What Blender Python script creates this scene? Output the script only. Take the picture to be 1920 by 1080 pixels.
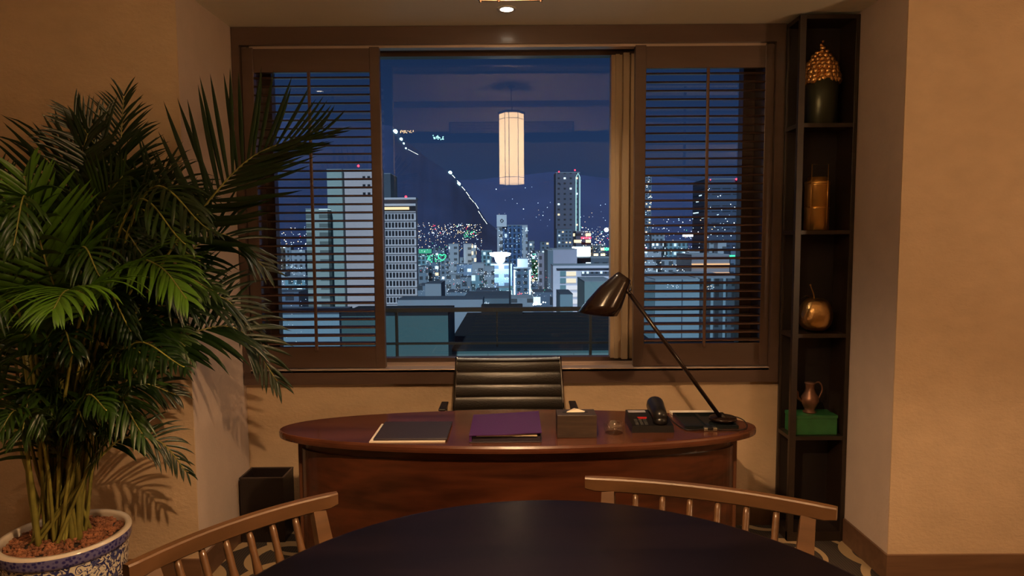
import bpy, bmesh, math, random
from mathutils import Vector, Matrix
random.seed(7)
S = bpy.context.scene
col = S.collection
for o in list(bpy.data.objects): bpy.data.objects.remove(o)

# ------------------------------------------------------------------ camera
HC = 1.49
RGT = Vector((0.999978, 0.000299, -0.006635)); UPV = Vector((0.006593, 0.076456, 0.997051)); FWD = Vector((-0.000806, 0.997073, -0.076453))
FPX = 1230.0
cd = bpy.data.cameras.new('camera'); cam = bpy.data.objects.new('camera', cd); col.objects.link(cam)
M3 = Matrix((RGT, UPV, -FWD)).transposed()
cam.matrix_world = Matrix.Translation((0, 0, HC)) @ M3.to_4x4()
cd.sensor_width = 36; cd.lens = 36*FPX/1920; cd.clip_end = 9000; cd.clip_start = .02
S.camera = cam
def ray(x, y): return FWD + RGT*((x-960)/FPX) + UPV*((540-y)/FPX)
def atY(x, y, Y):
    d = ray(x, y); t = Y/d.y; return Vector((d.x*t, Y, HC+d.z*t))

# ------------------------------------------------------------------ view, world, lights
S.view_settings.view_transform = 'Standard'; S.view_settings.look = 'None'
S.view_settings.exposure = 0.0; S.view_settings.gamma = 1.0; S.view_settings.use_curve_mapping = False
S.cycles.use_denoising = True
S.cycles.max_bounces = 7; S.cycles.transparent_max_bounces = 16
S.cycles.sample_clamp_indirect = 4.0
S.cycles.caustics_reflective = False; S.cycles.caustics_refractive = False
W = bpy.data.worlds.new('night_sky'); S.world = W; W.use_nodes = True
nt = W.node_tree; nt.nodes.clear()
bg = nt.nodes.new('ShaderNodeBackground'); wo = nt.nodes.new('ShaderNodeOutputWorld')
tc = nt.nodes.new('ShaderNodeTexCoord'); sx = nt.nodes.new('ShaderNodeSeparateXYZ'); cr = nt.nodes.new('ShaderNodeValToRGB')
nt.links.new(tc.outputs['Generated'], sx.inputs[0]); nt.links.new(sx.outputs['Z'], cr.inputs[0]); nt.links.new(cr.outputs[0], bg.inputs[0]); nt.links.new(bg.outputs[0], wo.inputs[0])
e = cr.color_ramp.elements; e[0].position = 0.0; e[0].color = (.028, .055, .125, 1); e[1].position = .35; e[1].color = (.006, .016, .045, 1)
m_ = cr.color_ramp.elements.new(.16); m_.color = (.016, .036, .098, 1)
bg.inputs[1].default_value = 1.0
def light(name, kind, loc, power, color, **kw):
    d = bpy.data.lights.new(name, kind); d.energy = power; d.color = color
    for k, v in kw.items(): setattr(d, k, v)
    o = bpy.data.objects.new(name, d); col.objects.link(o); o.location = loc; return o
facade_light = light('added_facade_light', 'SUN', (0, -40, 60), 2.7, (.62, .82, 1.0), angle=.05)  # added bluish light from behind the view, to brighten the city facades
facade_light.rotation_euler = (Vector((.14, 1, -.75))).to_track_quat('-Z', 'Y').to_euler()
WARM = (1.0, .56, .24)

# ------------------------------------------------------------------ materials
MATS = {}
def N(m, t, **kw):
    n = m.node_tree.nodes.new(t)
    for k, v in kw.items(): setattr(n, k, v)
    return n
def base(name):
    m = bpy.data.materials.new(name); m.use_nodes = True; MATS[name] = m
    return m, m.node_tree.nodes['Principled BSDF']
def pm(name, c, rough=.5, metal=0, spec=.5, noise=0, nscale=20, bump=0, bscale=60, stretch=(1,1,1), **kw):
    m, b = base(name); L = m.node_tree.links
    b.inputs['Base Color'].default_value = (*c, 1); b.inputs['Roughness'].default_value = rough
    b.inputs['Metallic'].default_value = metal; b.inputs['Specular IOR Level'].default_value = spec
    for k, v in kw.items(): b.inputs[k].default_value = v
    if noise or bump:
        t = N(m, 'ShaderNodeTexCoord'); mp = N(m, 'ShaderNodeMapping'); mp.inputs['Scale'].default_value = stretch
        L.new(t.outputs['Object'], mp.inputs[0])
    if noise:
        n = N(m, 'ShaderNodeTexNoise'); n.inputs['Scale'].default_value = nscale; n.inputs['Detail'].default_value = 6
        L.new(mp.outputs[0], n.inputs['Vector']); r = N(m, 'ShaderNodeValToRGB')
        r.color_ramp.elements[0].position = .3; r.color_ramp.elements[1].position = .7
        r.color_ramp.elements[0].color = (*[x*(1-noise) for x in c], 1); r.color_ramp.elements[1].color = (*[min(1, x*(1+noise)) for x in c], 1)
        L.new(n.outputs[0], r.inputs[0]); L.new(r.outputs[0], b.inputs['Base Color'])
    if bump:
        n2 = N(m, 'ShaderNodeTexNoise'); n2.inputs['Scale'].default_value = bscale; n2.inputs['Detail'].default_value = 4
        L.new(mp.outputs[0], n2.inputs['Vector']); bp = N(m, 'ShaderNodeBump'); bp.inputs['Strength'].default_value = bump; bp.inputs['Distance'].default_value = .01
        L.new(n2.outputs[0], bp.inputs['Height']); L.new(bp.outputs[0], b.inputs['Normal'])
    return m
def emit(name, c, s, sample='NONE'):
    m, b = base(name); b.inputs['Base Color'].default_value = (0.02, .02, .02, 1)
    b.inputs['Emission Color'].default_value = (*c, 1); b.inputs['Emission Strength'].default_value = s
    m.cycles.emission_sampling = sample
    return m
def wood(name, c1, c2, rough=.35, scale=3, stretch=(.25, 3, 3), coat=0, wave=6):
    m, b = base(name); L = m.node_tree.links
    t = N(m, 'ShaderNodeTexCoord'); mp = N(m, 'ShaderNodeMapping'); mp.inputs['Scale'].default_value = stretch
    L.new(t.outputs['Object'], mp.inputs[0])
    n = N(m, 'ShaderNodeTexNoise'); n.inputs['Scale'].default_value = scale; n.inputs['Detail'].default_value = 8; n.inputs['Distortion'].default_value = 1.2
    L.new(mp.outputs[0], n.inputs['Vector'])
    n2 = N(m, 'ShaderNodeTexNoise'); n2.inputs['Scale'].default_value = scale*wave; n2.inputs['Detail'].default_value = 5
    L.new(mp.outputs[0], n2.inputs['Vector'])
    mx = N(m, 'ShaderNodeMath', operation='ADD'); mu = N(m, 'ShaderNodeMath', operation='MULTIPLY'); mu.inputs[1].default_value = .35
    L.new(n2.outputs[0], mu.inputs[0]); L.new(n.outputs[0], mx.inputs[0]); L.new(mu.outputs[0], mx.inputs[1])
    r = N(m, 'ShaderNodeValToRGB'); r.color_ramp.elements[0].position = .5; r.color_ramp.elements[1].position = .85
    r.color_ramp.elements[0].color = (*c1, 1); r.color_ramp.elements[1].color = (*c2, 1)
    L.new(mx.outputs[0], r.inputs[0]); L.new(r.outputs[0], b.inputs['Base Color'])
    b.inputs['Roughness'].default_value = rough; b.inputs['Coat Weight'].default_value = coat; b.inputs['Coat Roughness'].default_value = .12
    return m
wall_m = pm('wall_covering', (.58, .42, .27), .75, noise=.06, nscale=9, bump=.25, bscale=55, stretch=(1, 1, 1.6))
side_m = pm('side_wall_covering', (.54, .42, .34), .8, noise=.05, nscale=8, bump=.15, bscale=50)
ceil_m = pm('ceiling_paint', (.86, .82, .68), .85, noise=.03, nscale=3)
base_m = wood('baseboard_wood', (.11, .055, .03), (.17, .09, .05), .4)
case_m = wood('casing_wood', (.078, .047, .034), (.105, .064, .047), .33, scale=2, coat=.15)
louv_m = wood('louvre_wood', (.085, .046, .03), (.12, .068, .045), .28, scale=2)
alu_m = pm('bronze_aluminium', (.5, .38, .31), .4, metal=.5)
mull_m = pm('mullion_paint', (.46, .33, .2), .45)
shelf_m = wood('black_wood', (.018, .011, .008), (.03, .018, .012), .4)
backp_m = pm('black_back_panel', (.010, .005, .004), .6)
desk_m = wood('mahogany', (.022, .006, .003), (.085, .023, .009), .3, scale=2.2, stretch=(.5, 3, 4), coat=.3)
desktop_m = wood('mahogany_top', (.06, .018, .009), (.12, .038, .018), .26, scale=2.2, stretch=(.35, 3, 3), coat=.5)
pillar_m = wood('desk_edge_wood', (.07, .025, .012), (.12, .045, .02), .4, stretch=(4, 4, .4))
chair_m = wood('oak_stain', (.075, .036, .015), (.12, .058, .025), .32, scale=3, coat=.25)
table_m = wood('ebonised_table', (.004, .003, .005), (.008, .005, .007), .24, scale=2)
table_m.node_tree.nodes['Principled BSDF'].inputs['Specular IOR Level'].default_value = .2
leather_m = pm('black_leather', (.012, .009, .007), .27, bump=.1, bscale=180)
chrome_m = pm('chrome', (.6, .6, .6), .1, metal=1)
blackpl = pm('black_plastic', (.012, .011, .011), .3)
blackmt = pm('matte_black', (.012, .009, .008), .6)
lampm = pm('brown_black_enamel', (.014, .007, .005), .2)
brass_m = pm('hammered_brass', (.80, .46, .13), .36, metal=1, bump=.3, bscale=18)
gold_m = pm('gold_leaf', (.75, .45, .17), .3, metal=1, bump=.9, bscale=16)
pine_m = pm('bronze_scale', (.8, .46, .17), .3, metal=1)
greenpot_m = pm('dark_green_metal', (.05, .055, .035), .35, metal=.7)
greenbox_m = pm('green_lacquer', (.03, .15, .045), .35, noise=.25, nscale=14)
ewer_m = pm('old_copper', (.22, .11, .07), .4, metal=.7, noise=.3, nscale=25)
purple_m = pm('purple_leatherette', (.052, .009, .085), .5, bump=.1, bscale=150)
navy_m = pm('charcoal_leatherette', (.03, .022, .03), .45, bump=.1, bscale=150)
paper_m = pm('paper', (.72, .62, .5), .7)
cream_m = pm('cream_paper', (.62, .5, .33), .7)
tissuebox_m = wood('dark_walnut', (.028, .017, .012), (.06, .036, .024), .5, scale=6, stretch=(.6, 3, 5))
glass_cr = bpy.data.materials.new('crystal'); glass_cr.use_nodes = True; g = glass_cr.node_tree; g.nodes.clear()
o_ = g.nodes.new('ShaderNodeOutputMaterial'); tr = g.nodes.new('ShaderNodeBsdfTransparent'); gl = g.nodes.new('ShaderNodeBsdfGlossy'); mx = g.nodes.new('ShaderNodeMixShader'); fz = g.nodes.new('ShaderNodeFresnel')
gl.inputs['Roughness'].default_value = .06; tr.inputs[0].default_value = (.985, .97, .95, 1); fz.inputs[0].default_value = 1.5
mx.inputs[0].default_value = .14; g.links.new(tr.outputs[0], mx.inputs[1]); g.links.new(gl.outputs[0], mx.inputs[2]); g.links.new(mx.outputs[0], o_.inputs[0])
red_m = pm('red_label', (.45, .02, .02), .5)
soil_m = pm('dark_soil', (.03, .018, .012), .9, bump=.8, bscale=40)
pebble_m = pm('clay_pebble', (.26, .10, .045), .85, noise=.55, nscale=35)
stem_m = pm('cane_stem', (.22, .20, .04), .45, noise=.5, nscale=14, stretch=(1, 1, .6))
leafm = []  # deeper and lighter greens put shade and lamplight into the frond colour
for nm, c in (('frond_green', (.024, .062, .006)), ('frond_shaded_green', (.008, .024, .004)), ('frond_lit_green', (.075, .175, .012))):
    m, b = base(nm); L = m.node_tree.links
    b.inputs['Base Color'].default_value = (*c, 1); b.inputs['Roughness'].default_value = .36
    tr = N(m, 'ShaderNodeBsdfTranslucent'); tr.inputs[0].default_value = (c[0]*1.3, c[1]*1.4, c[2]*.6, 1)
    mx = N(m, 'ShaderNodeMixShader'); mx.inputs[0].default_value = .25
    out = m.node_tree.nodes['Material Output']; L.new(b.outputs[0], mx.inputs[1]); L.new(tr.outputs[0], mx.inputs[2]); L.new(mx.outputs[0], out.inputs[0])
    leafm.append(m)
# blue and white porcelain: scrolling flowers
pot_m, b = base('blue_white_porcelain'); L = pot_m.node_tree.links
t = N(pot_m, 'ShaderNodeTexCoord'); v1 = N(pot_m, 'ShaderNodeTexVoronoi'); v1.inputs['Scale'].default_value = 11
v1.inputs['Randomness'].default_value = .7
L.new(t.outputs['Object'], v1.inputs['Vector'])
nz = N(pot_m, 'ShaderNodeTexNoise'); nz.inputs['Scale'].default_value = 34; nz.inputs['Detail'].default_value = 3; nz.inputs['Distortion'].default_value = 3.0
L.new(t.outputs['Object'], nz.inputs['Vector'])
r1 = N(pot_m, 'ShaderNodeValToRGB'); r1.color_ramp.interpolation = 'LINEAR'
r1.color_ramp.elements[0].position = .46; r1.color_ramp.elements[0].color = (.03, .035, .14, 1); r1.color_ramp.elements[1].position = .52; r1.color_ramp.elements[1].color = (.72, .66, .54, 1)
L.new(nz.outputs[0], r1.inputs[0])
r2 = N(pot_m, 'ShaderNodeValToRGB'); es = r2.color_ramp.elements
es[0].position = .10; es[0].color = (0, 0, 0, 1); es[1].position = .13; es[1].color = (.9, .9, .9, 1)
for p, c in ((.17, .05), (.26, .1), (.30, 1)):
    q = es.new(p); q.color = (c, c, c, 1)
L.new(v1.outputs['Distance'], r2.inputs[0])
mxc = N(pot_m, 'ShaderNodeMixRGB'); mxc.inputs[1].default_value = (.03, .04, .17, 1)
L.new(r2.outputs[0], mxc.inputs[0]); L.new(r1.outputs[0], mxc.inputs[2]); L.new(mxc.outputs[0], b.inputs['Base Color'])
b.inputs['Roughness'].default_value = .15; b.inputs['Coat Weight'].default_value = .5
band_m, b = base('blue_scroll_band'); L = band_m.node_tree.links
t = N(band_m, 'ShaderNodeTexCoord'); vv = N(band_m, 'ShaderNodeTexVoronoi'); vv.inputs['Scale'].default_value = 75
r = N(band_m, 'ShaderNodeValToRGB'); r.color_ramp.elements[0].position = .3; r.color_ramp.elements[0].color = (.035, .03, .17, 1); r.color_ramp.elements[1].position = .55; r.color_ramp.elements[1].color = (.16, .15, .33, 1)
L.new(t.outputs['Object'], vv.inputs['Vector']); L.new(vv.outputs['Distance'], r.inputs[0]); L.new(r.outputs[0], b.inputs['Base Color']); b.inputs['Roughness'].default_value = .15
rim_m = pm('cream_rim_glaze', (.72, .62, .5), .15, noise=.1, nscale=12)
# carpet: dark striped ground with tan rings
carpet_m, b = base('patterned_carpet'); L = carpet_m.node_tree.links
t = N(carpet_m, 'ShaderNodeTexCoord')
def ringmask(off, per, r0, r1, ecc):
    a = N(carpet_m, 'ShaderNodeVectorMath', operation='ADD'); a.inputs[1].default_value = off; L.new(t.outputs['Object'], a.inputs[0])
    s = N(carpet_m, 'ShaderNodeVectorMath', operation='SCALE'); s.inputs['Scale'].default_value = 1/per; L.new(a.outputs[0], s.inputs[0])
    f = N(carpet_m, 'ShaderNodeVectorMath', operation='FRACTION'); L.new(s.outputs[0], f.inputs[0])
    c = N(carpet_m, 'ShaderNodeVectorMath', operation='SUBTRACT'); c.inputs[1].default_value = (.5, .5, 0); L.new(f.outputs[0], c.inputs[0])
    mu = N(carpet_m, 'ShaderNodeVectorMath', operation='MULTIPLY'); mu.inputs[1].default_value = (1, 1, 0); L.new(c.outputs[0], mu.inputs[0])
    l1 = N(carpet_m, 'ShaderNodeVectorMath', operation='LENGTH'); L.new(mu.outputs[0], l1.inputs[0])
    c2 = N(carpet_m, 'ShaderNodeVectorMath', operation='ADD'); c2.inputs[1].default_value = ecc; L.new(mu.outputs[0], c2.inputs[0])
    l2 = N(carpet_m, 'ShaderNodeVectorMath', operation='LENGTH'); L.new(c2.outputs[0], l2.inputs[0])
    g1 = N(carpet_m, 'ShaderNodeMath', operation='LESS_THAN'); g1.inputs[1].default_value = r1; L.new(l1.outputs['Value'], g1.inputs[0])
    g2 = N(carpet_m, 'ShaderNodeMath', operation='GREATER_THAN'); g2.inputs[1].default_value = r0; L.new(l2.outputs['Value'], g2.inputs[0])
    m2 = N(carpet_m, 'ShaderNodeMath', operation='MULTIPLY'); L.new(g1.outputs[0], m2.inputs[0]); L.new(g2.outputs[0], m2.inputs[1])
    return m2
ra = ringmask((.33, .25, 0), .46, .36, .46, (.035, .03, 0)); rb = ringmask((.10, .02, 0), .40, .30, .40, (-.035, .03, 0))
mxx = N(carpet_m, 'ShaderNodeMath', operation='MAXIMUM'); L.new(ra.outputs[0], mxx.inputs[0]); L.new(rb.outputs[0], mxx.inputs[1])
wv = N(carpet_m, 'ShaderNodeTexWave'); wv.inputs['Scale'].default_value = 26; wv.inputs['Distortion'].default_value = .4; L.new(t.outputs['Object'], wv.inputs['Vector'])
rr = N(carpet_m, 'ShaderNodeValToRGB'); rr.color_ramp.elements[0].position = .8; rr.color_ramp.elements[0].color = (.022, .014, .010, 1); rr.color_ramp.elements[1].position = .95; rr.color_ramp.elements[1].color = (.06, .04, .022, 1)
L.new(wv.outputs[0], rr.inputs[0])
mc = N(carpet_m, 'ShaderNodeMixRGB'); L.new(mxx.outputs[0], mc.inputs[0]); L.new(rr.outputs[0], mc.inputs[1]); mc.inputs[2].default_value = (.33, .22, .11, 1)
L.new(mc.outputs[0], b.inputs['Base Color']); b.inputs['Roughness'].default_value = .95
# window glass: mostly clear, a mirror share at each face
glass_m = bpy.data.materials.new('window_glass'); glass_m.use_nodes = True; g = glass_m.node_tree; g.nodes.clear()
o_ = g.nodes.new('ShaderNodeOutputMaterial'); tr = g.nodes.new('ShaderNodeBsdfTransparent'); gl = g.nodes.new('ShaderNodeBsdfGlossy'); mx = g.nodes.new('ShaderNodeMixShader')
gl.inputs['Roughness'].default_value = 0; mx.inputs[0].default_value = .042; tr.inputs[0].default_value = (.96, .985, 1, 1)
g.links.new(tr.outputs[0], mx.inputs[1]); g.links.new(gl.outputs[0], mx.inputs[2]); g.links.new(mx.outputs[0], o_.inputs[0])
# lantern shade: pleated paper glowing from a bulb inside
shade_m = bpy.data.materials.new('pleated_paper_shade'); shade_m.use_nodes = True; g = shade_m.node_tree; g.nodes.clear()
o_ = g.nodes.new('ShaderNodeOutputMaterial'); em = g.nodes.new('ShaderNodeEmission'); tl = g.nodes.new('ShaderNodeBsdfTranslucent'); ad = g.nodes.new('ShaderNodeAddShader')
em.inputs[0].default_value = (1.0, .66, .36, 1); em.inputs[1].default_value = 10.0; tl.inputs[0].default_value = (.8, .7, .55, 1)
g.links.new(em.outputs[0], ad.inputs[0]); g.links.new(tl.outputs[0], ad.inputs[1]); g.links.new(ad.outputs[0], o_.inputs[0])

# ------------------------------------------------------------------ mesh helpers
class MB:
    def __init__(s): s.v = []; s.f = []; s.mi = []; s.sm = []
    def add(s, vs, fs, mi=0, smooth=False):
        k = len(s.v); s.v += [tuple(v) for v in vs]
        for f in fs: s.f.append([i+k for i in f]); s.mi.append(mi); s.sm.append(smooth)
        return s
    def box(s, x0, x1, y0, y1, z0, z1, mi=0):
        return s.add([(x, y, z) for z in (z0, z1) for y in (y0, y1) for x in (x0, x1)],
            [(0, 2, 3, 1), (4, 5, 7, 6), (0, 1, 5, 4), (2, 6, 7, 3), (0, 4, 6, 2), (1, 3, 7, 5)], mi)
    def bevbox(s, x0, x1, y0, y1, z0, z1, b=.003, mi=0):
        bm = bmesh.new(); bmesh.ops.create_cube(bm, size=1)
        for v in bm.verts: v.co = Vector(((x0+x1)/2+v.co.x*(x1-x0), (y0+y1)/2+v.co.y*(y1-y0), (z0+z1)/2+v.co.z*(z1-z0)))
        bmesh.ops.bevel(bm, geom=bm.edges[:], offset=b, segments=2, affect='EDGES', profile=.5)
        bm.verts.index_update(); s.add([v.co.copy() for v in bm.verts], [[v.index for v in f.verts] for f in bm.faces], mi); bm.free(); return s
    def lathe(s, prof, n=32, c=(0, 0, 0), mi=0, smooth=True, mod=None):
        vs = []
        for r, z in prof:
            for i in range(n):
                a = 2*math.pi*i/n; rr = r*(mod(a, z) if mod else 1); vs.append((c[0]+rr*math.cos(a), c[1]+rr*math.sin(a), c[2]+z))
        fs = []
        for j in range(len(prof)-1):
            for i in range(n):
                i2 = (i+1) % n; fs.append((j*n+i, j*n+i2, (j+1)*n+i2, (j+1)*n+i))
        s.add(vs, fs, mi, smooth); return s
    def tube(s, pts, r, n=8, mi=0, cap=True, smooth=True):
        pts = [Vector(p) for p in pts]; rs = r if isinstance(r, (list, tuple)) else [r]*len(pts)
        vs = []; fs = []; up = None
        for i, p in enumerate(pts):
            t = (pts[min(i+1, len(pts)-1)]-pts[max(i-1, 0)]).normalized()
            if up is None: up = Vector((0, 0, 1)) if abs(t.z) < .9 else Vector((1, 0, 0))
            a = t.cross(up).normalized(); up = a.cross(t).normalized()
            for k in range(n):
                q = 2*math.pi*k/n; vs.append(p+(a*math.cos(q)+up*math.sin(q))*rs[i])
        for i in range(len(pts)-1):
            for k in range(n):
                k2 = (k+1) % n; fs.append((i*n+k, i*n+k2, (i+1)*n+k2, (i+1)*n+k))
        if cap: fs.append(tuple(range(n-1, -1, -1))); fs.append(tuple(range((len(pts)-1)*n, len(pts)*n)))
        return s.add(vs, fs, mi, smooth)
    def loft(s, rings, mi=0, smooth=True, cap0=False, cap1=False, close=True):
        n = len(rings[0]); vs = [p for r in rings for p in r]; fs = []
        for j in range(len(rings)-1):
            for i in range(n if close else n-1):
                i2 = (i+1) % n; fs.append((j*n+i, j*n+i2, (j+1)*n+i2, (j+1)*n+i))
        if cap0: fs.append(tuple(range(n-1, -1, -1)))
        if cap1: fs.append(tuple(range((len(rings)-1)*n, len(rings)*n)))
        return s.add(vs, fs, mi, smooth)
    def prism(s, poly, z0, z1, mi=0):
        n = len(poly); vs = [(x, y, z0) for x, y in poly]+[(x, y, z1) for x, y in poly]
        fs = [tuple(range(n-1, -1, -1)), tuple(range(n, 2*n))]+[(i, (i+1) % n, n+(i+1) % n, n+i) for i in range(n)]
        return s.add(vs, fs, mi)
    def mesh(s, name):
        me = bpy.data.meshes.new(name); me.from_pydata(s.v, [], s.f); me.update()
        me.polygons.foreach_set('material_index', s.mi); me.polygons.foreach_set('use_smooth', s.sm); return me
    def build(s, name, mat, parent=None, loc=None, rot=None):
        me = s.mesh(name); o = bpy.data.objects.new(name, me); col.objects.link(o)
        for m in (mat if isinstance(mat, (list, tuple)) else [mat]): me.materials.append(m)
        if parent: o.parent = parent
        if loc: o.location = loc
        if rot: o.rotation_euler = rot
        return o
def tag(o, label, cat, group=None, kind=None):
    o['label'] = label; o['category'] = cat
    if group: o['group'] = group
    if kind: o['kind'] = kind
    return o
def thing(name, label, cat, loc=(0, 0, 0), rz=0, group=None):
    o = bpy.data.objects.new(name, None); col.objects.link(o); o.location = loc; o.rotation_euler = (0, 0, rz); o.empty_display_size = .1
    return tag(o, label, cat, group)
def struct(name, mb, mat, parent=None):
    o = mb.build(name, mat, parent)
    if not parent: o['kind'] = 'structure'
    return o
def smooth_curve(pts, n):
    P = [Vector(p) for p in pts]; out = []
    P = [P[0]*2-P[1]]+P+[P[-1]*2-P[-2]]
    segs = len(P)-3
    for k in range(n+1):
        u = k/n*segs; i = min(int(u), segs-1); t = u-i; a, b, c, d = P[i:i+4]
        out.append(.5*((2*b)+(c-a)*t+(2*a-5*b+4*c-d)*t*t+(-a+3*b-3*c+d)*t**3))
    return out

# ------------------------------------------------------------------ room shell
YW = 3.30           # window wall face
XA, XB = -1.3606, 1.6128
YR = 2.744          # face of the front walls beside the recess
ZC, ZM, ZR = 2.5177, 2.80, 2.42
GY = 3.47           # glass
struct('floor', MB().box(-3.0, 3.4, -4.0, 3.52, -.1, 0), carpet_m)
ow = (-1.30, 1.27, .80, 2.46)
w = MB(); w.box(XA-.2, ow[0], YW, 3.52, 0, ZC+.1); w.box(ow[1], XB+.2, YW, 3.52, 0, ZC+.1)
w.box(ow[0], ow[1], YW, 3.52, 0, ow[2]); w.box(ow[0], ow[1], YW, 3.52, ow[3], ZC+.1)
struct('wall_back', w, wall_m)
struct('wall_left_recess', MB().box(XA-.2, XA, YR+.001, YW, 0, ZC), side_m)
struct('wall_right_recess', MB().box(XB, XB+.2, YR+.001, YW, 0, ZC), side_m)
struct('wall_front_left', MB().box(-3.0, XA, YR-.006, YR, 0, ZM), wall_m)
struct('wall_front_right', MB().box(XB, 3.4, YR-.006, YR, 0, ZM), wall_m)
struct('wall_header', MB().box(XA, XB, YR-.006, YR+.05, ZC, ZM), wall_m)
struct('wall_left', MB().box(-3.1, -3.0, -4.0, YR, 0, ZM), wall_m)
struct('wall_right', MB().box(3.4, 3.5, -4.0, YR, 0, ZM), wall_m)
struct('wall_rear', MB().box(-3.1, 3.5, -4.1, -4.0, 0, ZM), wall_m)
struct('ceiling_recess', MB().box(XA-.2, XB+.2, YR-.006, 3.52, ZC, ZC+.1), ceil_m)
struct('ceiling', MB().box(-3.1, 3.5, .48, YR, ZM, ZM+.1), ceil_m)
struct('ceiling_rear', MB().box(-3.1, 3.5, -4.1, .48, ZR, ZR+.1), ceil_m)
sf = MB().box(-3.1, 3.5, .42, .48, ZR, ZM); struct('wall_soffit', sf, ceil_m)
struct('trim_cornice', MB().box(-3.0, 3.4, .48, .53, ZM-.05, ZM), base_m)
gr = thing('air_grille', 'long dark slotted air grille on the soffit mirrored high in the window', 'air grille', (0.0, .482, 2.50))
MB().box(-.605, .605, 0, .012, 0, .11).build('frame', blackmt, gr)
sl = MB()
for k in range(7): sl.box(-.59, .59, .012, .02, .008+k*.014, .015+k*.014)
sl.build('slats', alu_m, gr)
ZB = .116
def bboard(name, x0, x1, y0, y1):
    struct(name, MB().box(x0, x1, y0, y1, 0, ZB), base_m)
bboard('baseboard_back', XA, 1.33, YW-.012, YW)
bboard('baseboard_left_recess', XA, XA+.010, YR-.018, YW-.012)
bboard('baseboard_right_recess', XB-.010, XB, YR-.018, 3.10)
bboard('baseboard_front_left', -3.0, XA, YR-.018, YR-.006)
bboard('baseboard_front_right', XB, 3.4, YR-.018, YR-.006)

# ------------------------------------------------------------------ window
CL, CR, CT, CB = -1.357, 1.334, ZC-.003, .757
c = MB()
c.box(CL, -1.322, 3.262, YW, CB, CT); c.box(1.290, CR, 3.262, YW, CB, CT)
c.box(-1.322, 1.290, 3.262, YW, 2.430, CT); c.box(-1.322, 1.290, 3.262, YW, CB, .828)
struct('window_casing', c, case_m)
c = MB()   # lining of the opening
c.box(ow[0]-.0, ow[0]+.02, YW, 3.52, ow[2], ow[3]); c.box(ow[1]-.02, ow[1], YW, 3.52, ow[2], ow[3])
c.box(ow[0], ow[1], YW, 3.52, ow[3]-.02, ow[3]); struct('window_lining', c, case_m)
c = MB().bevbox(-1.322, 1.290, 3.262, 3.445, .815, .834, .003)
c.box(-1.28, 1.25, 3.345, 3.352, .834, .841); c.box(-1.28, 1.25, 3.39, 3.40, .834, .843)
struct('window_sill', c, alu_m)
c = MB(); c.box(-1.28, 1.25, 3.285, 3.33, 2.418, 2.44); struct('window_head_track', c, alu_m)
fr = MB()
FB, FT = .852, 2.40
fr.box(-1.28, 1.25, 3.445, 3.50, .83, FB+.004); fr.box(-1.28, 1.25, 3.445, 3.50, FT+.02, 2.44)
fr.box(-1.28, -1.235, 3.445, 3.50, FB, FT+.02); fr.box(1.19, 1.25, 3.43, 3.50, FB, FT+.02)
# stepped mullion
fr.box(.515, .64, 3.44, 3.50, FB, FT+.02, 1); fr.box(.535, .555, 3.425, 3.44, FB, FT+.02, 1); fr.box(.57, .60, 3.40, 3.44, FB, FT+.02, 1); fr.box(.612, .64, 3.42, 3.44, FB, FT+.02, 1)
struct('window_frame', fr, [case_m, mull_m])
gp = MB(); gp.box(-1.235, .515, GY, GY+.006, FB, FT+.02); struct('window_pane_left', gp, glass_m)
gp = MB(); gp.box(.64, 1.19, GY, GY+.006, FB, FT+.02); struct('window_pane_right', gp, glass_m)

def shutter(x0, x1, z0, z1, lx0, lx1, lz0, lz1, rodx, label):
    t = thing('louvred_shutter', label, 'shutter', ((x0+x1)/2, 3.30, z0), group=None)
    ox, oz = (x0+x1)/2, z0
    f = MB(); a = lambda x: x-ox; h = lambda z: z-oz
    f.bevbox(a(x0), a(lx0), -.018, .018, 0, z1-z0, .003); f.bevbox(a(lx1), a(x1), -.018, .018, 0, z1-z0, .003)
    f.bevbox(a(lx0)-.003, a(lx1)+.003, -.014, .014, h(lz1), z1-z0-.001, .002); f.bevbox(a(lx0)-.003, a(lx1)+.003, -.014, .014, .001, h(lz0), .002)
    f.build('frame', case_m, t)
    n = 33; p = (lz1-lz0)/n; lv = MB(); ang = math.radians(6)
    for k in range(n):
        zc = h(lz0)+p*(k+.5)-.004; ring = []
        pr = [(-.028, 0), (-.02, .0038), (0, .0055), (.02, .0038), (.028, 0), (.02, -.0038), (0, -.0055), (-.02, -.0038)]
        for X in (a(lx0)+.001, a(lx1)-.001):
            ring.append([(X, y*math.cos(ang)-z*math.sin(ang), zc+y*math.sin(ang)+z*math.cos(ang)) for y, z in pr])
        lv.loft(ring, smooth=False, cap0=True, cap1=True)
    lv.build('louvre_slats', louv_m, t)
    r = MB(); r.bevbox(a(rodx)-.007, a(rodx)+.007, -.046, -.034, h(lz0)-.012, h(lz1)+.0, .002); r.build('tilt_rod', louv_m, t)
shutter(-1.320, -.645, .836, 2.424, -1.262, -.694, .945, 2.305, -.985, 'brown wooden louvred shutter panel on the left of the window, palm fronds across it')
shutter(.608, 1.290, .836, 2.424, .662, 1.245, .952, 2.313, .958, 'brown wooden louvred shutter panel on the right of the window, behind the desk lamp')

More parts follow.
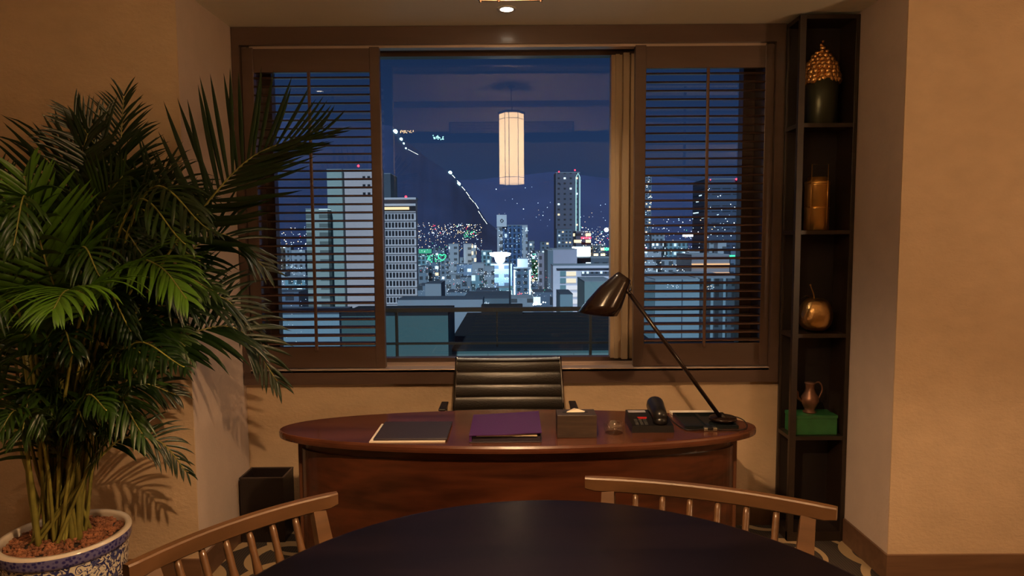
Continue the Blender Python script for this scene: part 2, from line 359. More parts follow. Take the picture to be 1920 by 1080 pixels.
# ------------------------------------------------------------------ downlight
dl = thing('recessed_downlight', 'small round bright downlight recessed in the ceiling above the window', 'downlight', (-.018, 3.04, ZC))
MB().lathe([(.030, -.001), (.030, -.004), (.042, -.004), (.044, 0), (.044, .002)], 32).build('trim_ring', pm('white_metal', (.7, .65, .55), .4), dl)
MB().add([(math.cos(a*math.pi/16)*.031, math.sin(a*math.pi/16)*.031, -.0035) for a in range(32)], [tuple(range(31, -1, -1))]).build('lens', emit('lens_glow', (1, .82, .6), 14), dl)
light('downlight_lamp', 'SPOT', (-.018, 3.04, ZC-.02), 40, (1, .76, .52), spot_size=2.1, spot_blend=.8, shadow_soft_size=.025)

# ------------------------------------------------------------------ pendant lantern
LX, LY, LB, LT = 0.0, 1.15, 1.923, 2.568
ln = thing('pendant_lantern', 'six sided cream pleated paper lantern hanging over the round table', 'pendant lamp', (LX, LY, LB))
HR = .107; a0 = math.radians(60)       # corner azimuths measured from +X
def hexp(r): return [(r*math.cos(a0+k*math.pi/3), r*math.sin(a0+k*math.pi/3)) for k in range(6)]
hp = hexp(HR)
sh = MB(); plz = []
ring0 = []; N_ = 10
for k in range(6):
    ax, ay = hp[k]; bx, by = hp[(k+1) % 6]
    for j in range(N_):
        u = j/N_; s_ = 1+(.012 if j % 2 else 0); ring0.append(((ax+(bx-ax)*u)*s_, (ay+(by-ay)*u)*s_))
sh.loft([[(x, y, .035) for x, y in ring0], [(x, y, LT-LB-.01) for x, y in ring0]], smooth=False)
sh.build('lamp_shade', shade_m, ln)
darkrod = pm('dark_bronze', (.05, .03, .018), .4, metal=.5)
fm = MB()
for z in (0, .085, LT-LB-.06): 
    for k in range(6):
        p, q = hexp(HR+.006)[k], hexp(HR+.006)[(k+1) % 6]; fm.tube([(*p, z+.004), (*q, z+.004)], .002, 6)
for k in range(6): p = hexp(HR+.005)[k]; fm.tube([(*p, 0), (*p, LT-LB)], .0024, 6)
for k in range(1, 6, 2):
    a = a0+k*math.pi/3-math.radians(17); r_ = HR*.92; fm.tube([(r_*math.cos(a), r_*math.sin(a), 0), (r_*math.cos(a), r_*math.sin(a), LT-LB)], .0028, 6)
fm.build('frame', darkrod, ln)
cp = MB(); cp.prism(hexp(HR+.012), LT-LB-.008, LT-LB+.008); cp.build('top_cap', darkrod, ln)
rd = MB(); rd.tube([(0, 0, LT-LB), (.008, 0, LT-LB+.05), (0, 0, LT-LB+.09), (0, 0, ZM-LB-.012)], .004, 8); rd.build('hanging_rod', darkrod, ln)
MB().lathe([(0, -.02), (.02, -.018), (.035, -.006), (.037, 0)], 24, (0, 0, ZM-LB)).build('ceiling_rose', chrome_m, ln)
light('lantern_bulb', 'POINT', (LX, LY, LB+.088), 150, (1, .60, .30), shadow_soft_size=.022)

light('lantern_upper_bulb', 'POINT', (LX, LY, LB+.31), 110, (1, .66, .38), shadow_soft_size=.03)

# ------------------------------------------------------------------ unseen uplighters added to lift ceiling and walls; room downlights outside the view
def fill_uplighter(x, y, H, power, label):
    t = thing('added_uplighter', label, 'added fill light', (x, y, 0))
    MB().lathe([(1e-4, .02), (.14, .02), (.145, .01), (.145, 0), (1e-4, 0)], 32).build('base', darkrod, t)
    MB().tube([(0, 0, .02), (0, 0, H-.06)], .012, 10).build('pole', darkrod, t)
    MB().lathe([(1e-4, H-.07), (.06, H-.065), (.10, H-.045), (.13, H-.02), (.127, H-.02), (.10, H-.04), (1e-4, H-.06)], 32).build('bowl', MATS['white_metal'], t)
    light('added_uplighter_bulb', 'POINT', (x, y, H+.03), power, (1, .62, .34), shadow_soft_size=.06)
fill_uplighter(3.12, .35, 1.35, 62, 'added fill light, bronze bowl on a pole, unseen behind the viewer on the right')
fill_uplighter(-2.7, -.5, 1.35, 5, 'added fill light, bronze bowl on a pole, unseen behind the viewer on the left')
def room_spot(x, y, power, tx, ty, tz, label, ang=1.5, bl=.9):
    t = thing('ceiling_spotlight', label, 'spotlight', (x, y, ZM), group='ceiling spotlights over the round table')
    MB().lathe([(.030, -.001), (.030, -.004), (.042, -.004), (.044, 0), (.044, .002)], 32).build('trim_ring', MATS['white_metal'], t)
    MB().add([(math.cos(a*math.pi/16)*.031, math.sin(a*math.pi/16)*.031, -.0035) for a in range(32)], [tuple(range(31, -1, -1))]).build('lens', MATS['lens_glow'], t)
    l = light('spotlight_lamp', 'SPOT', (x, y, ZM-.02), power, (1, .66, .38), spot_size=ang, spot_blend=bl, shadow_soft_size=.03)
    l.rotation_euler = (Vector((tx, ty, tz))-Vector((x, y, ZM))).to_track_quat('-Z', 'Y').to_euler()
room_spot(2.0, 1.55, 80, 2.0, 1.62, .0, 'round ceiling spotlight right of the lantern', 1.12, .35)
room_spot(-1.7, 1.0, 26, -1.62, 2.15, 1.0, 'round ceiling spotlight left of the lantern', .75)

# ------------------------------------------------------------------ desk
DX, DY = .016, 2.60
desk = thing('curved_desk', 'mahogany desk with oval top and bowed front panel, under the window', 'desk', (DX, DY, 0))
ea, eb = .96, .262
prof = [(-.012, .700), (-.002, .703), (0, .712), (0, .722), (-.004, .729), (-.008, .7305)]
rings = []
for d, z in prof: rings.append([((ea+d)*math.cos(2*math.pi*i/96), (eb+d)*math.sin(2*math.pi*i/96), z) for i in range(96)])
MB().loft(rings, cap0=True, cap1=True, smooth=False).build('desk_top', desktop_m, desk)
def arcpt(a, inset): return (.868-inset)*math.cos(a), (.205-inset)*math.sin(a)-.012
A0, A1 = math.radians(184), math.radians(356)
pts = [A0+(A1-A0)*i/48 for i in range(49)]
poly = [arcpt(a, 0) for a in pts]+[arcpt(a, .03) for a in reversed(pts)]
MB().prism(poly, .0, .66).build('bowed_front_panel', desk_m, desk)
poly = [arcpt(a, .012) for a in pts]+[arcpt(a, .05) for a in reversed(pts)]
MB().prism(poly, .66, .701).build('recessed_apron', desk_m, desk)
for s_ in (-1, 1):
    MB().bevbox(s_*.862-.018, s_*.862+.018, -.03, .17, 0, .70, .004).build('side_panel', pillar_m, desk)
MB().box(-.80, -.45, -.06, .2, .08, .64).build('drawer_pedestal', desk_m, desk)

# ------------------------------------------------------------------ items on the desk
DT = .7305
o = thing('document_folder', 'charcoal folder with pale edge lying on the left of the desk', 'folder', (-.394, 2.515, DT))
MB().box(-.145, .138, -.118, .118, 0, .004).build('page_edge', paper_m, o)
MB().bevbox(-.132, .145, -.108, .122, .004, .012, .002).build('cover', navy_m, o)
o = thing('purple_binder', 'purple leatherette binder with cream pages showing at its open edge, on the desk', 'binder', (-.030, 2.53, DT))
MB().bevbox(-.135, .135, -.145, .14, 0, .004, .0015).build('back_cover', navy_m, o)
MB().box(-.124, .13, -.130, .125, .0045, .022).build('inner_block', navy_m, o)
MB().box(-.108, .118, -.138, .125, .0222, .029).build('pages', cream_m, o)
MB().bevbox(-.135, -.125, -.143, .14, .004, .028, .001).build('spine', purple_m, o)
cv = MB(); n_ = 10
top = [[(-.135+.27*i/n_, y, .030+.010*(i/n_)**1.5+.004*(i/n_)*(y+.145)/.285+.002*math.sin(i)*(.145-y)) for i in range(n_+1)] for y in (-.147, 0, .14)]
bot = [[(x, y, z-.003) for x, y, z in r] for r in top]
cv.loft(top, close=False); cv.loft([list(reversed(r)) for r in bot], close=False); cv.loft([top[0], bot[0]], close=False); cv.loft([bot[2], top[2]], close=False)
cv.build('front_cover', purple_m, o)
o = thing('tissue_box', 'dark walnut tissue box with a white tissue showing, on the desk', 'tissue box', (.238, 2.482, DT))
MB().bevbox(-.072, .078, -.045, .045, 0, .088, .002).build('box', tissuebox_m, o)
MB().prism([(.05*math.cos(a*math.pi/12)*1.0, .02*math.sin(a*math.pi/12)) for a in range(24)], .0885, .0892).build('slot', blackmt, o)
tw = MB(); tw.add([(-.035, -.006, .089), (.035, -.004, .089), (.04, .012, .089), (-.03, .012, .089), (-.004, .0, .104), (.010, .004, .100)], [(0, 1, 5, 4), (1, 2, 5), (2, 3, 4, 5), (3, 0, 4)]); tw.build('tissue', paper_m, o)
o = thing('glass_ashtray', 'thick clear glass ashtray beside the tissue box on the desk', 'ashtray', (.392, 2.505, DT))
def notch(a, z): return 1
g_ = MB(); n_ = 48
def tz(i, z, r): return z-(.010 if (z > .03 and (i % 16) in (0, 1, 15)) else 0)
rg = []
for r_, z in ((.0, 0), (.034, 0), (.038, .004), (.041, .035), (.040, .040), (.034, .040), (.032, .036), (.030, .014), (.0, .012)):
    rg.append([(r_*math.cos(2*math.pi*i/n_), r_*math.sin(2*math.pi*i/n_), tz(i, z, r_)) for i in range(n_)])
g_.loft(rg); g_.build('bowl', glass_cr, o)
o = thing('desk_telephone', 'black desk telephone with handset on its right side', 'telephone', (.545, 2.585, DT))
pb = MB(); pb.add([(-.085, -.085, 0), (.08, -.085, 0), (.08, .08, 0), (-.085, .08, 0), (-.082, -.08, .026), (.078, -.08, .026), (.078, .078, .048), (-.082, .078, .048)],
    [(3, 2, 1, 0), (4, 5, 6, 7), (0, 1, 5, 4), (1, 2, 6, 5), (2, 3, 7, 6), (3, 0, 4, 7)]); pb.build('body', blackpl, o)
hs = MB(); hs.tube([(.030, -.080, .052), (.030, -.074, .056), (.030, -.050, .060), (.032, -.02, .064), (.034, .02, .070), (.035, .052, .074), (.036, .072, .072), (.036, .080, .066)], [.010, .026, .030, .031, .033, .036, .032, .014], 20)
hs.tube([(.031, -.055, .03), (.031, -.055, .055)], .028, 16); hs.tube([(.035, .055, .045), (.035, .055, .07)], .026, 16); hs.build('handset', blackpl, o)
MB().add([(-.075, .045, .0452), (-.005, .045, .0452), (-.005, .068, .048), (-.075, .068, .048)], [(0, 1, 2, 3)]).build('display', pm('grey_lcd', (.35, .32, .33), .3), o)
MB().add([(-.045, -.02, .0368), (-.015, -.02, .0368), (-.01, .0, .0392), (-.05, .0, .0392)], [(0, 1, 2, 3)]).build('red_sticker', red_m, o)
kb = MB()
for i in range(4):
    for j in range(3):
        x = -.066+j*.018; y = -.068+i*.014; z = .026+(y+.08)*.139; kb.box(x, x+.012, y, y+.009, z, z+.003)
kb.build('keypad', pm('dark_grey_keys', (.05, .05, .05), .5), o)
o = thing('writing_tray', 'black lacquer divided tray on the right end of the desk', 'tray', (.785, 2.64, DT))
tr_ = MB(); tr_.box(-.108, .105, -.098, .10, 0, .006); tr_.box(-.108, .105, -.098, -.092, .006, .014); tr_.box(-.108, .105, .094, .10, .006, .014); tr_.box(-.108, -.102, -.092, .094, .006, .014); tr_.box(.099, .105, -.092, .094, .006, .014); tr_.box(-.018, -.006, -.092, .094, .006, .012)
tr_.build('tray', pm('black_lacquer', (.01, .013, .014), .12), o)
tag(MB().bevbox(.675, .885, 2.748, 2.79, DT, DT+.010, .001).build('note_pad', paper_m), 'white paper pad behind the black tray, by the desk lamp arm', 'note pad')
o = thing('inline_switch', 'small silver lamp switch on its cable at the front of the desk', 'lamp switch', (.770, 2.52, DT))
MB().bevbox(-.026, .026, -.010, .010, 0, .015, .004).build('body', pm('brushed_silver', (.55, .5, .38), .25, metal=.9), o)
MB().bevbox(-.012, .010, -.0115, .006, .004, .0165, .002).build('rocker', blackpl, o)
# lamp cable belongs to the lamp
LYp = 2.63
lb = Vector((.855, LYp, DT))
lamp = thing('desk_lamp', 'dark brown enamel desk lamp with cone shade and long slanted arm on the desk', 'desk lamp', lb)
def L_(x, y, Y=LYp): return atY(x, y, Y)-lb
ra_ = MB(); ra_.tube([(0, 0, .024), (0, 0, .034), L_(1352, 786)+Vector((0, 0, .0))], [.016, .014, .012], 12); ra_.build('pivot', lampm, lamp)
MB().lathe([(1e-4, .025), (.052, .025), (.055, .021), (.055, .0150), (1e-4, .0150)], 40, (0, 0, .0)).build('base', lampm, lamp)
p0, p1 = L_(1352, 784), L_(1180, 550)
MB().tube([p0, p1], .0085, 12).build('arm', lampm, lamp)
cn = MB()
def ring(cx, cy, rx, tilt, n=32, ry=None):
    cpt = L_(cx, cy); sc = LYp/FPX; R_ = rx*sc; ta = math.radians(tilt)
    ax = Vector((math.cos(ta), 0, math.sin(ta))); ay = Vector((0, 1, 0))
    return [cpt+ax*R_*math.cos(2*math.pi*i/n)+ay*R_*math.sin(2*math.pi*i/n) for i in range(n)]
outer = [ring(1171, 517.5, 14, -37), ring(1165, 525, 17, -35), ring(1148, 548, 26, -25), ring(1133, 570, 33, -12), ring(1121, 588, 36.5, -6)]
inner = [ring(1121, 587.6, 35.3, -6), ring(1133, 570, 31.5, -12), ring(1148, 549, 24.5, -25), ring(1165, 526, 15.5, -35)]
cn.loft([ring(1171, 517, 3, -37)]+outer+inner, cap0=True, cap1=True); cn.build('lamp_shade', lampm, lamp)
jt = MB(); jt.tube([L_(1168, 545), L_(1180, 550)], .006, 10); jt.tube([L_(1180, 550, LYp-.012), L_(1180, 550, LYp+.012)], .007, 12)
coil = [L_(1178, 548)+(L_(1196, 572)-L_(1178, 548))*(i/40)+Vector((.007*math.cos(i*.9), .007*math.sin(i*.9), .004)) for i in range(41)]
jt.tube(coil, .0014, 5); jt.tube([L_(1176, 534), L_(1180, 528), L_(1184, 538), L_(1180, 550)], .0018, 6); jt.build('shade_joint', lampm, lamp)
MB().tube(smooth_curve([(.0, .04, .02), (.03, .115, .004), (.085, .06, .004), (.088, -.02, .004), (.05, -.105, .004), (-.03, -.116, .004), (-.058, -.11, .008)], 40), .0022, 6).build('cable', blackpl, lamp)
MB().tube(smooth_curve([(-.112, -.11, .008), (-.16, -.112, .004), (-.185, -.09, .004), (-.20, .0, .004), (-.205, .16, .004)], 30), .0022, 6).build('cable', blackpl, lamp)

# ------------------------------------------------------------------ office chair
oc = thing('office_chair', 'black ribbed leather office chair with chrome arms behind the desk', 'chair', (-.022, 2.86, 0))
def backp(u, v, off=0):   # u -1..1, v 0..1
    wd = .262-.022*v; z = .46+.46*v; y = .12+.10*v-.02*v*v*0
    y += .028*(1-u*u)*1.0 - .014
    return Vector((u*wd, y+off, z+.008*(u*u)*v))
bk = MB(); nu, nv = 16, 100; front = []; rear = []
for j in range(nv+1):
    v = j/nv; q = (v*8.2) % 1.0; bul = .005*(math.sin(math.pi*q)**.3)
    if v > .965: bul = .013*math.sqrt(max(0, (1-v)/.035))
    front.append([backp(-1+2*i/nu, v, -bul) for i in range(nu+1)]); rear.append([backp(-1+2*i/nu, v, .014) for i in range(nu+1)])
bk.loft(front, close=False); bk.loft([list(reversed(r)) for r in rear], close=False)
for i_ in (0, nu): 
    A_ = [r[i_] for r in front]; B_ = [r[i_] for r in rear]; bk.loft([A_, B_] if i_ == 0 else [B_, A_], close=False)
bk.loft([rear[-1], front[-1]], close=False); bk.loft([front[0], rear[0]], close=False)
bk.build('backrest', leather_m, oc)
dchr = pm('dark_chrome', (.12, .11, .10), .2, metal=1)
for s_ in (-1, 1): MB().tube([backp(s_*1.01, v, .004) for v in [i/12 for i in range(13)]], .008, 8).build('back_frame', dchr, oc)
stt = MB(); nv = 60; A_ = []; B_ = []
for j in range(nv+1):
    v = j/nv; q = (v*6) % 1; bul = .010*(math.sin(math.pi*q)**.6); y = .14-.44*v; z = .455+.03*v-.0*v
    A_.append([(x*.255/8, y, z+bul-.012*(1-(x/8)**2)) for x in range(-8, 9)]); B_.append([(x*.255/8, y, z-.016) for x in range(-8, 9)])
stt.loft([list(reversed(r)) for r in A_], close=False); stt.loft(B_, close=False)
stt.loft([A_[0], B_[0]], close=False); stt.loft([B_[-1], A_[-1]], close=False); stt.build('seat', leather_m, oc)
for s_ in (-1, 1):
    am = MB(); X = s_*.298
    am.tube(smooth_curve([(s_*.25, .13, .52), (X, .16, .62), (X, .19, .690), (X, .13, .712), (X, .05, .712), (X, .01, .69), (X, .0, .60), (s_*.26, -.02, .455)], 36), .010, 10)
    ar = am.build('armrest', chrome_m, oc)
    MB().bevbox(X-.017, X+.017, .03, .17, .716, .726, .004).build('arm_pad', leather_m, ar)
MB().tube([(0, -.06, .08), (0, -.06, .44)], [.026, .026], 16).build('gas_lift', chrome_m, oc)
bs = MB()
for k in range(5):
    a = math.radians(90+72*k+36); bs.tube([(0, -.06, .10), (.27*math.cos(a), -.06+.27*math.sin(a), .07)], [.024, .014], 10)
bs.build('star_base', chrome_m, oc)
for k in range(5):
    a = math.radians(90+72*k+36); x, y = .27*math.cos(a), -.06+.27*math.sin(a)
    MB().tube([(x-.018, y, .028), (x+.018, y, .028)], .028, 16).build('caster', blackpl, oc)

# ------------------------------------------------------------------ waste bin
wb = thing('waste_bin', 'square black leather waste bin on the carpet left of the desk', 'bin', (-1.236, 3.205, 0))
b_ = MB(); X, Y_, H, T = .107, .075, .325, .006
b_.box(-X, X, -Y_, Y_, 0, .01); b_.box(-X, X, -Y_, -Y_+T, .01, H); b_.box(-X, X, Y_-T, Y_, .01, H); b_.box(-X, -X+T, -Y_+T, Y_-T, .01, H); b_.box(X-T, X, -Y_+T, Y_-T, .01, H)
b_.build('bin_body', pm('black_hide', (.016, .010, .009), .45, bump=.15, bscale=120), wb)
r_ = MB(); r_.box(-X-.001, X+.001, -Y_-.001, -Y_+.007, H-.004, H+.002); r_.box(-X-.001, X+.001, Y_-.007, Y_+.001, H-.004, H+.002); r_.box(-X-.001, -X+.007, -Y_, Y_, H-.004, H+.002); r_.box(X-.007, X+.001, -Y_, Y_, H-.004, H+.002)
r_.build('rim', pm('black_hide_edge', (.05, .035, .03), .4), wb)

# ------------------------------------------------------------------ shelf unit and its ornaments
SX0, SX1, SY0, SY1, SH = 1.334, 1.6115, 3.105, 3.262, 2.506
su = thing('display_shelf', 'tall narrow black wood display shelf standing right of the window', 'shelf unit', (SX0, SY0, 0))
wS, dS = SX1-SX0, SY1-SY0
sw = MB(); sw.bevbox(0, .03, 0, .022, 0, SH, .002); sw.bevbox(0, .012, dS-.02, dS, 0, SH, .002); sw.build('corner_post', shelf_m, su)
MB().bevbox(wS-.02, wS, 0, dS, 0, SH, .002).build('side_panel', shelf_m, su)
MB().box(.012, wS-.02, dS-.008, dS, 0, SH).build('back_panel', backp_m, su)
MB().box(.0, wS-.02, 0.001, dS-.008, SH-.02, SH-.0005).build('top_board', shelf_m, su)
MB().box(.0, wS-.02, 0.002, dS-.008, 0.0, .045).build('plinth', shelf_m, su)
SZ = (2.003, 1.505, 1.012, .513)
for z in SZ: MB().box(.001, wS-.02, 0.002, dS-.008, z-.009, z+.010).build('shelf_board', shelf_m, su)
sp = lambda k: SZ[k]+.010
# bronze ornament in a green pot
t = thing('cone_ornament', 'dark green pot heaped with a bumpy bronze cone on the top shelf', 'ornament', (1.472, 3.182, sp(0)))
MB().lathe([(0, 0), (.066, 0), (.069, .004), (.073, .10), (.077, .205), (.074, .207), (.072, .19), (0, .18)], 36).build('pot', greenpot_m, t)
cnm = MB(); random.seed(3)
sph = []
for lay in range(9):
    u = lay/8; r = .072*(1-u**2.2)*1.0+.004; z = .205+u*.155; n = max(1, int(r*2*math.pi/.026))
    for k in range(n):
        a = 2*math.pi*(k+.5*(lay % 2))/n+random.uniform(-.1, .1); sph.append((r*math.cos(a)*.95, r*math.sin(a)*.8, z+random.uniform(-.003, .003), random.uniform(.0155, .021)*(1-.35*u)))
for a in (0, 1): sph.append((random.uniform(-.006, .006), 0, .362+a*.014, .009)); 
sph.append((.004, 0, .392, .006))
def ball(mb, x, y, z, r, n=10, m=7, mi=0, sc=(1, 1, 1)):
    prof = [(max(1e-5, r*math.sin(math.pi*j/m)), -r*math.cos(math.pi*j/m)*sc[2]) for j in range(m+1)]; mb.lathe(prof, n, (x, y, z), mi)
cnm.lathe([(.070, .19), (.062, .24), (.045, .30), (.015, .35), (.001, .36)], 20)
for q in sph: ball(cnm, *q)
cnm.build('bumpy_cone', pine_m, t)
# tiffin carrier
t = thing('tiffin_carrier', 'hammered brass tiered food carrier with a wire handle on the second shelf', 'tiffin carrier', (1.468, 3.182, sp(1)))
for k in range(2): MB().lathe([(0, .112*k), (.053, .112*k), (.056, .112*k+.004), (.055, .112*k+.10), (.057, .112*k+.106), (.055, .112*k+.112), (0, .112*k+.112)], 40).build('tier', brass_m, t)
MB().lathe([(.057, .224), (.056, .234), (.045, .238), (.044, .254), (.0, .256)], 40).build('lid', brass_m, t)
MB().tube([(-.056, -.060, .002), (-.056, -.062, .310), (.022, -.062, .310), (.022, -.060, .002)], .0022, 8, cap=True).build('wire_handle', brass_m, t)
# apple
t = thing('gold_apple', 'large gilded apple ornament on the third shelf', 'ornament', (1.472, 3.184, sp(2)))
pr = []
for j in range(25):
    th = math.pi*j/24; r = .086*math.sin(th)**.85 if 0 < j < 24 else .0; r *= (1.0-.12*math.cos(th)*-1)*.93
    z = .088-.088*math.cos(th)-.018*math.exp(-(r/.028)**2)*(1 if th > 1.6 else -.6); pr.append((max(r, 1e-4), z))
MB().lathe(pr, 40, mod=lambda a, z: 1+.025*math.cos(5*a)+.02*math.sin(2*a)).build('apple', gold_m, t, rot=(0, math.radians(4), 0))
MB().tube(smooth_curve([(0, 0, .150), (-.006, 0, .185), (-.018, 0, .215), (-.024, 0, .232)], 10), [.0035]*6+[.003]*3+[.0045, .005], 8).build('stem', gold_m, t)
lf = MB(); lf.add([(-.006, 0, .168), (-.04, -.012, .180), (-.07, -.01, .165), (-.042, .012, .176)], [(0, 1, 2, 3)]); lf.add([(-.006, 0, .166), (-.04, -.012, .178), (-.07, -.01, .163), (-.042, .012, .174)], [(3, 2, 1, 0)]); lf.build('leaf', gold_m, t)
# box and ewer
t = thing('green_box', 'green lacquered rectangular box on the fourth shelf under the ewer', 'box', (1.470, 3.184, sp(3)))
MB().bevbox(-.105, .105, -.055, .055, 0, .080, .003).build('box_body', greenbox_m, t)
MB().bevbox(-.107, .107, -.057, .057, .080, .097, .003).build('lid', greenbox_m, t)
t = thing('copper_ewer', 'small dark copper ewer with spout and handle standing on the green box', 'ewer', (1.462, 3.184, sp(3)+.097))
MB().lathe([(0, 0), (.030, 0), (.032, .006), (.022, .016), (.032, .035), (.043, .058), (.040, .078), (.027, .10), (.020, .118), (.021, .140), (.026, .146), (.026, .150), (0, .151)], 32).build('body', ewer_m, t)
MB().tube(smooth_curve([(-.038, 0, .055), (-.058, 0, .075), (-.060, 0, .10), (-.074, 0, .112)], 12), [.007]*5+[.005]*8, 8).build('spout', ewer_m, t)
MB().tube(smooth_curve([(.020, 0, .145), (.045, 0, .150), (.060, 0, .115), (.042, 0, .065)], 16), .004, 8).build('handle', ewer_m, t)

# ------------------------------------------------------------------ round table
TX, TY, TR, TH = .085, 1.118, .765, .72
rt = thing('round_table', 'large round dark wood table in the foreground', 'table', (TX, TY, 0))
MB().lathe([(1e-4, TH-.034), (TR-.02, TH-.034), (TR-.004, TH-.028), (TR, TH-.018), (TR, TH-.008), (TR-.004, TH-.001), (TR-.010, TH), (1e-4, TH)], 128, smooth=False).build('table_top', table_m, rt)
MB().lathe([(.10, .03), (.07, .10), (.055, .30), (.06, .60), (.12, TH-.034)], 40).build('pedestal', table_m, rt)
MB().lathe([(1e-4, 0), (.36, 0), (.36, .02), (.30, .03), (.10, .05)], 64).build('base', table_m, rt)

# ------------------------------------------------------------------ two low back armchairs
def armchair(Wd, loc, rz, label):
    t = thing('spindle_back_chair', label, 'chair', loc, rz, 'spindle back chairs at the round table')
    rz_, sag, sz = .755, .045, .43
    yr = .24
    def rail(u, dz=0): return Vector((u*Wd/2, yr+sag*(1-u*u)-sag, rz_+dz))
    rl = MB(); rings = []
    for i in range(25):
        u = -1+2*i/24; p = rail(u); tx = Vector((1, -2*u*sag/(Wd/2), 0)).normalized(); nn = Vector((-tx.y, tx.x, 0))
        h, w2 = .021, .014; b = .004
        if i in (0, 24): h -= .003; w2 -= .003
        pr = [(-w2+b, -2*h), (w2-b, -2*h), (w2, -2*h+b), (w2, -b), (w2-b, 0), (-w2+b, 0), (-w2, -b), (-w2, -2*h+b)]
        rings.append([p+nn*a+Vector((0, 0, c_)) for a, c_ in pr])
    rl.loft([list(reversed(r)) for r in rings], smooth=False, cap0=True, cap1=True); rl.build('top_rail', chair_m, t)
    rake = .135
    def foot(u): p = rail(u); return Vector((p.x*.90, p.y-rake, sz+.005))
    for s_ in (-1, 1):
        u = s_*.80; p = rail(u, -.038); f = foot(u); po = MB(); rr = []
        for k in range(7):
            q = k/6; c_ = p.lerp(f, q); hw = .019+.010*q; hd = .013
            rr.append([c_+Vector((-hw, -hd, 0)), c_+Vector((hw, -hd, 0)), c_+Vector((hw, hd, 0)), c_+Vector((-hw, hd, 0))])
        po.loft(rr, smooth=False, cap0=True, cap1=True); po.build('back_post', chair_m, t)
    pf = [(0, .0075), (.08, .0095), (.25, .0095), (.36, .0125), (.40, .0085), (.415, .0140), (.44, .0140), (.455, .0080), (.52, .0105), (.66, .0155), (.78, .0115), (.84, .008), (.86, .0125), (.885, .0125), (.90, .008), (1, .0075)]
    for k in range(6):
        u = -.57+k*.228; p = rail(u, -.040); f = foot(u)
        MB().tube([p.lerp(f, q) for q, r in pf], [r for q, r in pf], 12).build('spindle', chair_m, t)
    se = MB(); n = 40; w_ = Wd*.46
    outl = [(w_*abs(math.cos(a))**.6*(1 if math.cos(a) >= 0 else -1), .21*abs(math.sin(a))**.7*(1 if math.sin(a) >= 0 else -1)-.05) for a in [2*math.pi*i/n for i in range(n)]]
    se.prism(outl, sz-.035, sz); se.build('seat', chair_m, t)
    for sx_ in (-1, 1):
        for y, yy in ((-.18, -.22), (.08, .13)):
            MB().tube([(sx_*w_*.74, y, sz-.034), (sx_*w_*.84, (y+yy)/2, .22), (sx_*w_*.92, yy, 0)], [.016, .020, .011], 12).build('leg', chair_m, t)
def chair_at(cx, cy, nx, ny, Wd, label):
    n = Vector((nx, ny, 0)).normalized(); armchair(Wd, (cx-n.x*.24, cy-n.y*.24, 0), math.atan2(-n.x, n.y), label)
chair_at(.5635, 1.892, .343, .939, .70, 'brown wooden spindle back chair at the right of the round table, before the desk')
chair_at(-.733, 1.678, -.755, .656, .56, 'brown wooden spindle back chair at the left of the round table, near the palm')

# ------------------------------------------------------------------ potted palm
PX, PY, PH, PR = -1.685, 2.385, .40, .215
palm = thing('potted_palm', 'tall bushy green palm in a blue and white porcelain pot at the left', 'potted plant', (PX, PY, 0))
pp = MB(); pp.lathe([(1e-4, 0), (.13, 0), (.145, .01), (.16, .06), (.185, .16), (.203, .28), (.206, .335), (.205, .346)], 72); pp.build('pot', pot_m, palm)
MB().lathe([(.205, .345), (.212, .350), (.216, .360), (.217, .390)], 72).build('scroll_band', band_m, palm)
MB().lathe([(.217, .390), (.213, .399), (.196, .398), (.192, .390), (.190, .34)], 72).build('rim', rim_m, palm)
MB().lathe([(1e-4, .395), (.05, .393), (.12, .385), (.192, .372)], 40).build('soil', soil_m, palm)
pe = MB(); random.seed(11)
ico = bmesh.new(); bmesh.ops.create_icosphere(ico, subdivisions=1, radius=1); iv = [v.co.copy() for v in ico.verts]; ifc = [[v.index for v in f.verts] for f in ico.faces]; ico.free()
for k in range(1500):
    r = .186*math.sqrt(random.random()); a = random.random()*6.283; s_ = random.uniform(.0045, .0085)
    z = .395-.022*(r/.19)**2+random.uniform(0, .006)
    pe.add([(r*math.cos(a)+v.x*s_*random.uniform(.75, 1.25), r*math.sin(a)+v.y*s_*random.uniform(.75, 1.25), z+v.z*s_*.8) for v in iv], ifc, 0)
o = pe.build('clay_pebbles', pebble_m, palm); o['kind'] = 'stuff'
P0 = Vector((PX, PY, 0))
def leaflet(mb, base_, d, nrm, length, width, droop):
    side = d.cross(nrm).normalized(); K = 6; L0 = []; C0 = []; R0 = []
    p = base_.copy(); dd = d.copy()
    for k in range(K+1):
        u = k/K; w_ = width*(math.sin(math.pi*min(1, (u*.86+.14)))**.75)*(1 if u < .97 else .15)
        L0.append(p-side*w_-nrm*w_*.25); C0.append(p+nrm*w_*.15); R0.append(p+side*w_-nrm*w_*.25)
        dd = (dd+Vector((0, 0, -droop*(.25+u)))/K*1.6).normalized(); p = p+dd*(length/K)
    for v in L0+C0+R0:
        if v.y > YR-.035 and (v.x < XA+.02): v.y = YR-.035
        if v.y > 3.25: v.y = 3.25
    n = K+1; fs = []
    for k in range(K): fs += [(k, n+k, n+k+1, k+1), (n+k, 2*n+k, 2*n+k+1, n+k+1)]
    mb.add(L0+C0+R0, fs, 0, True)
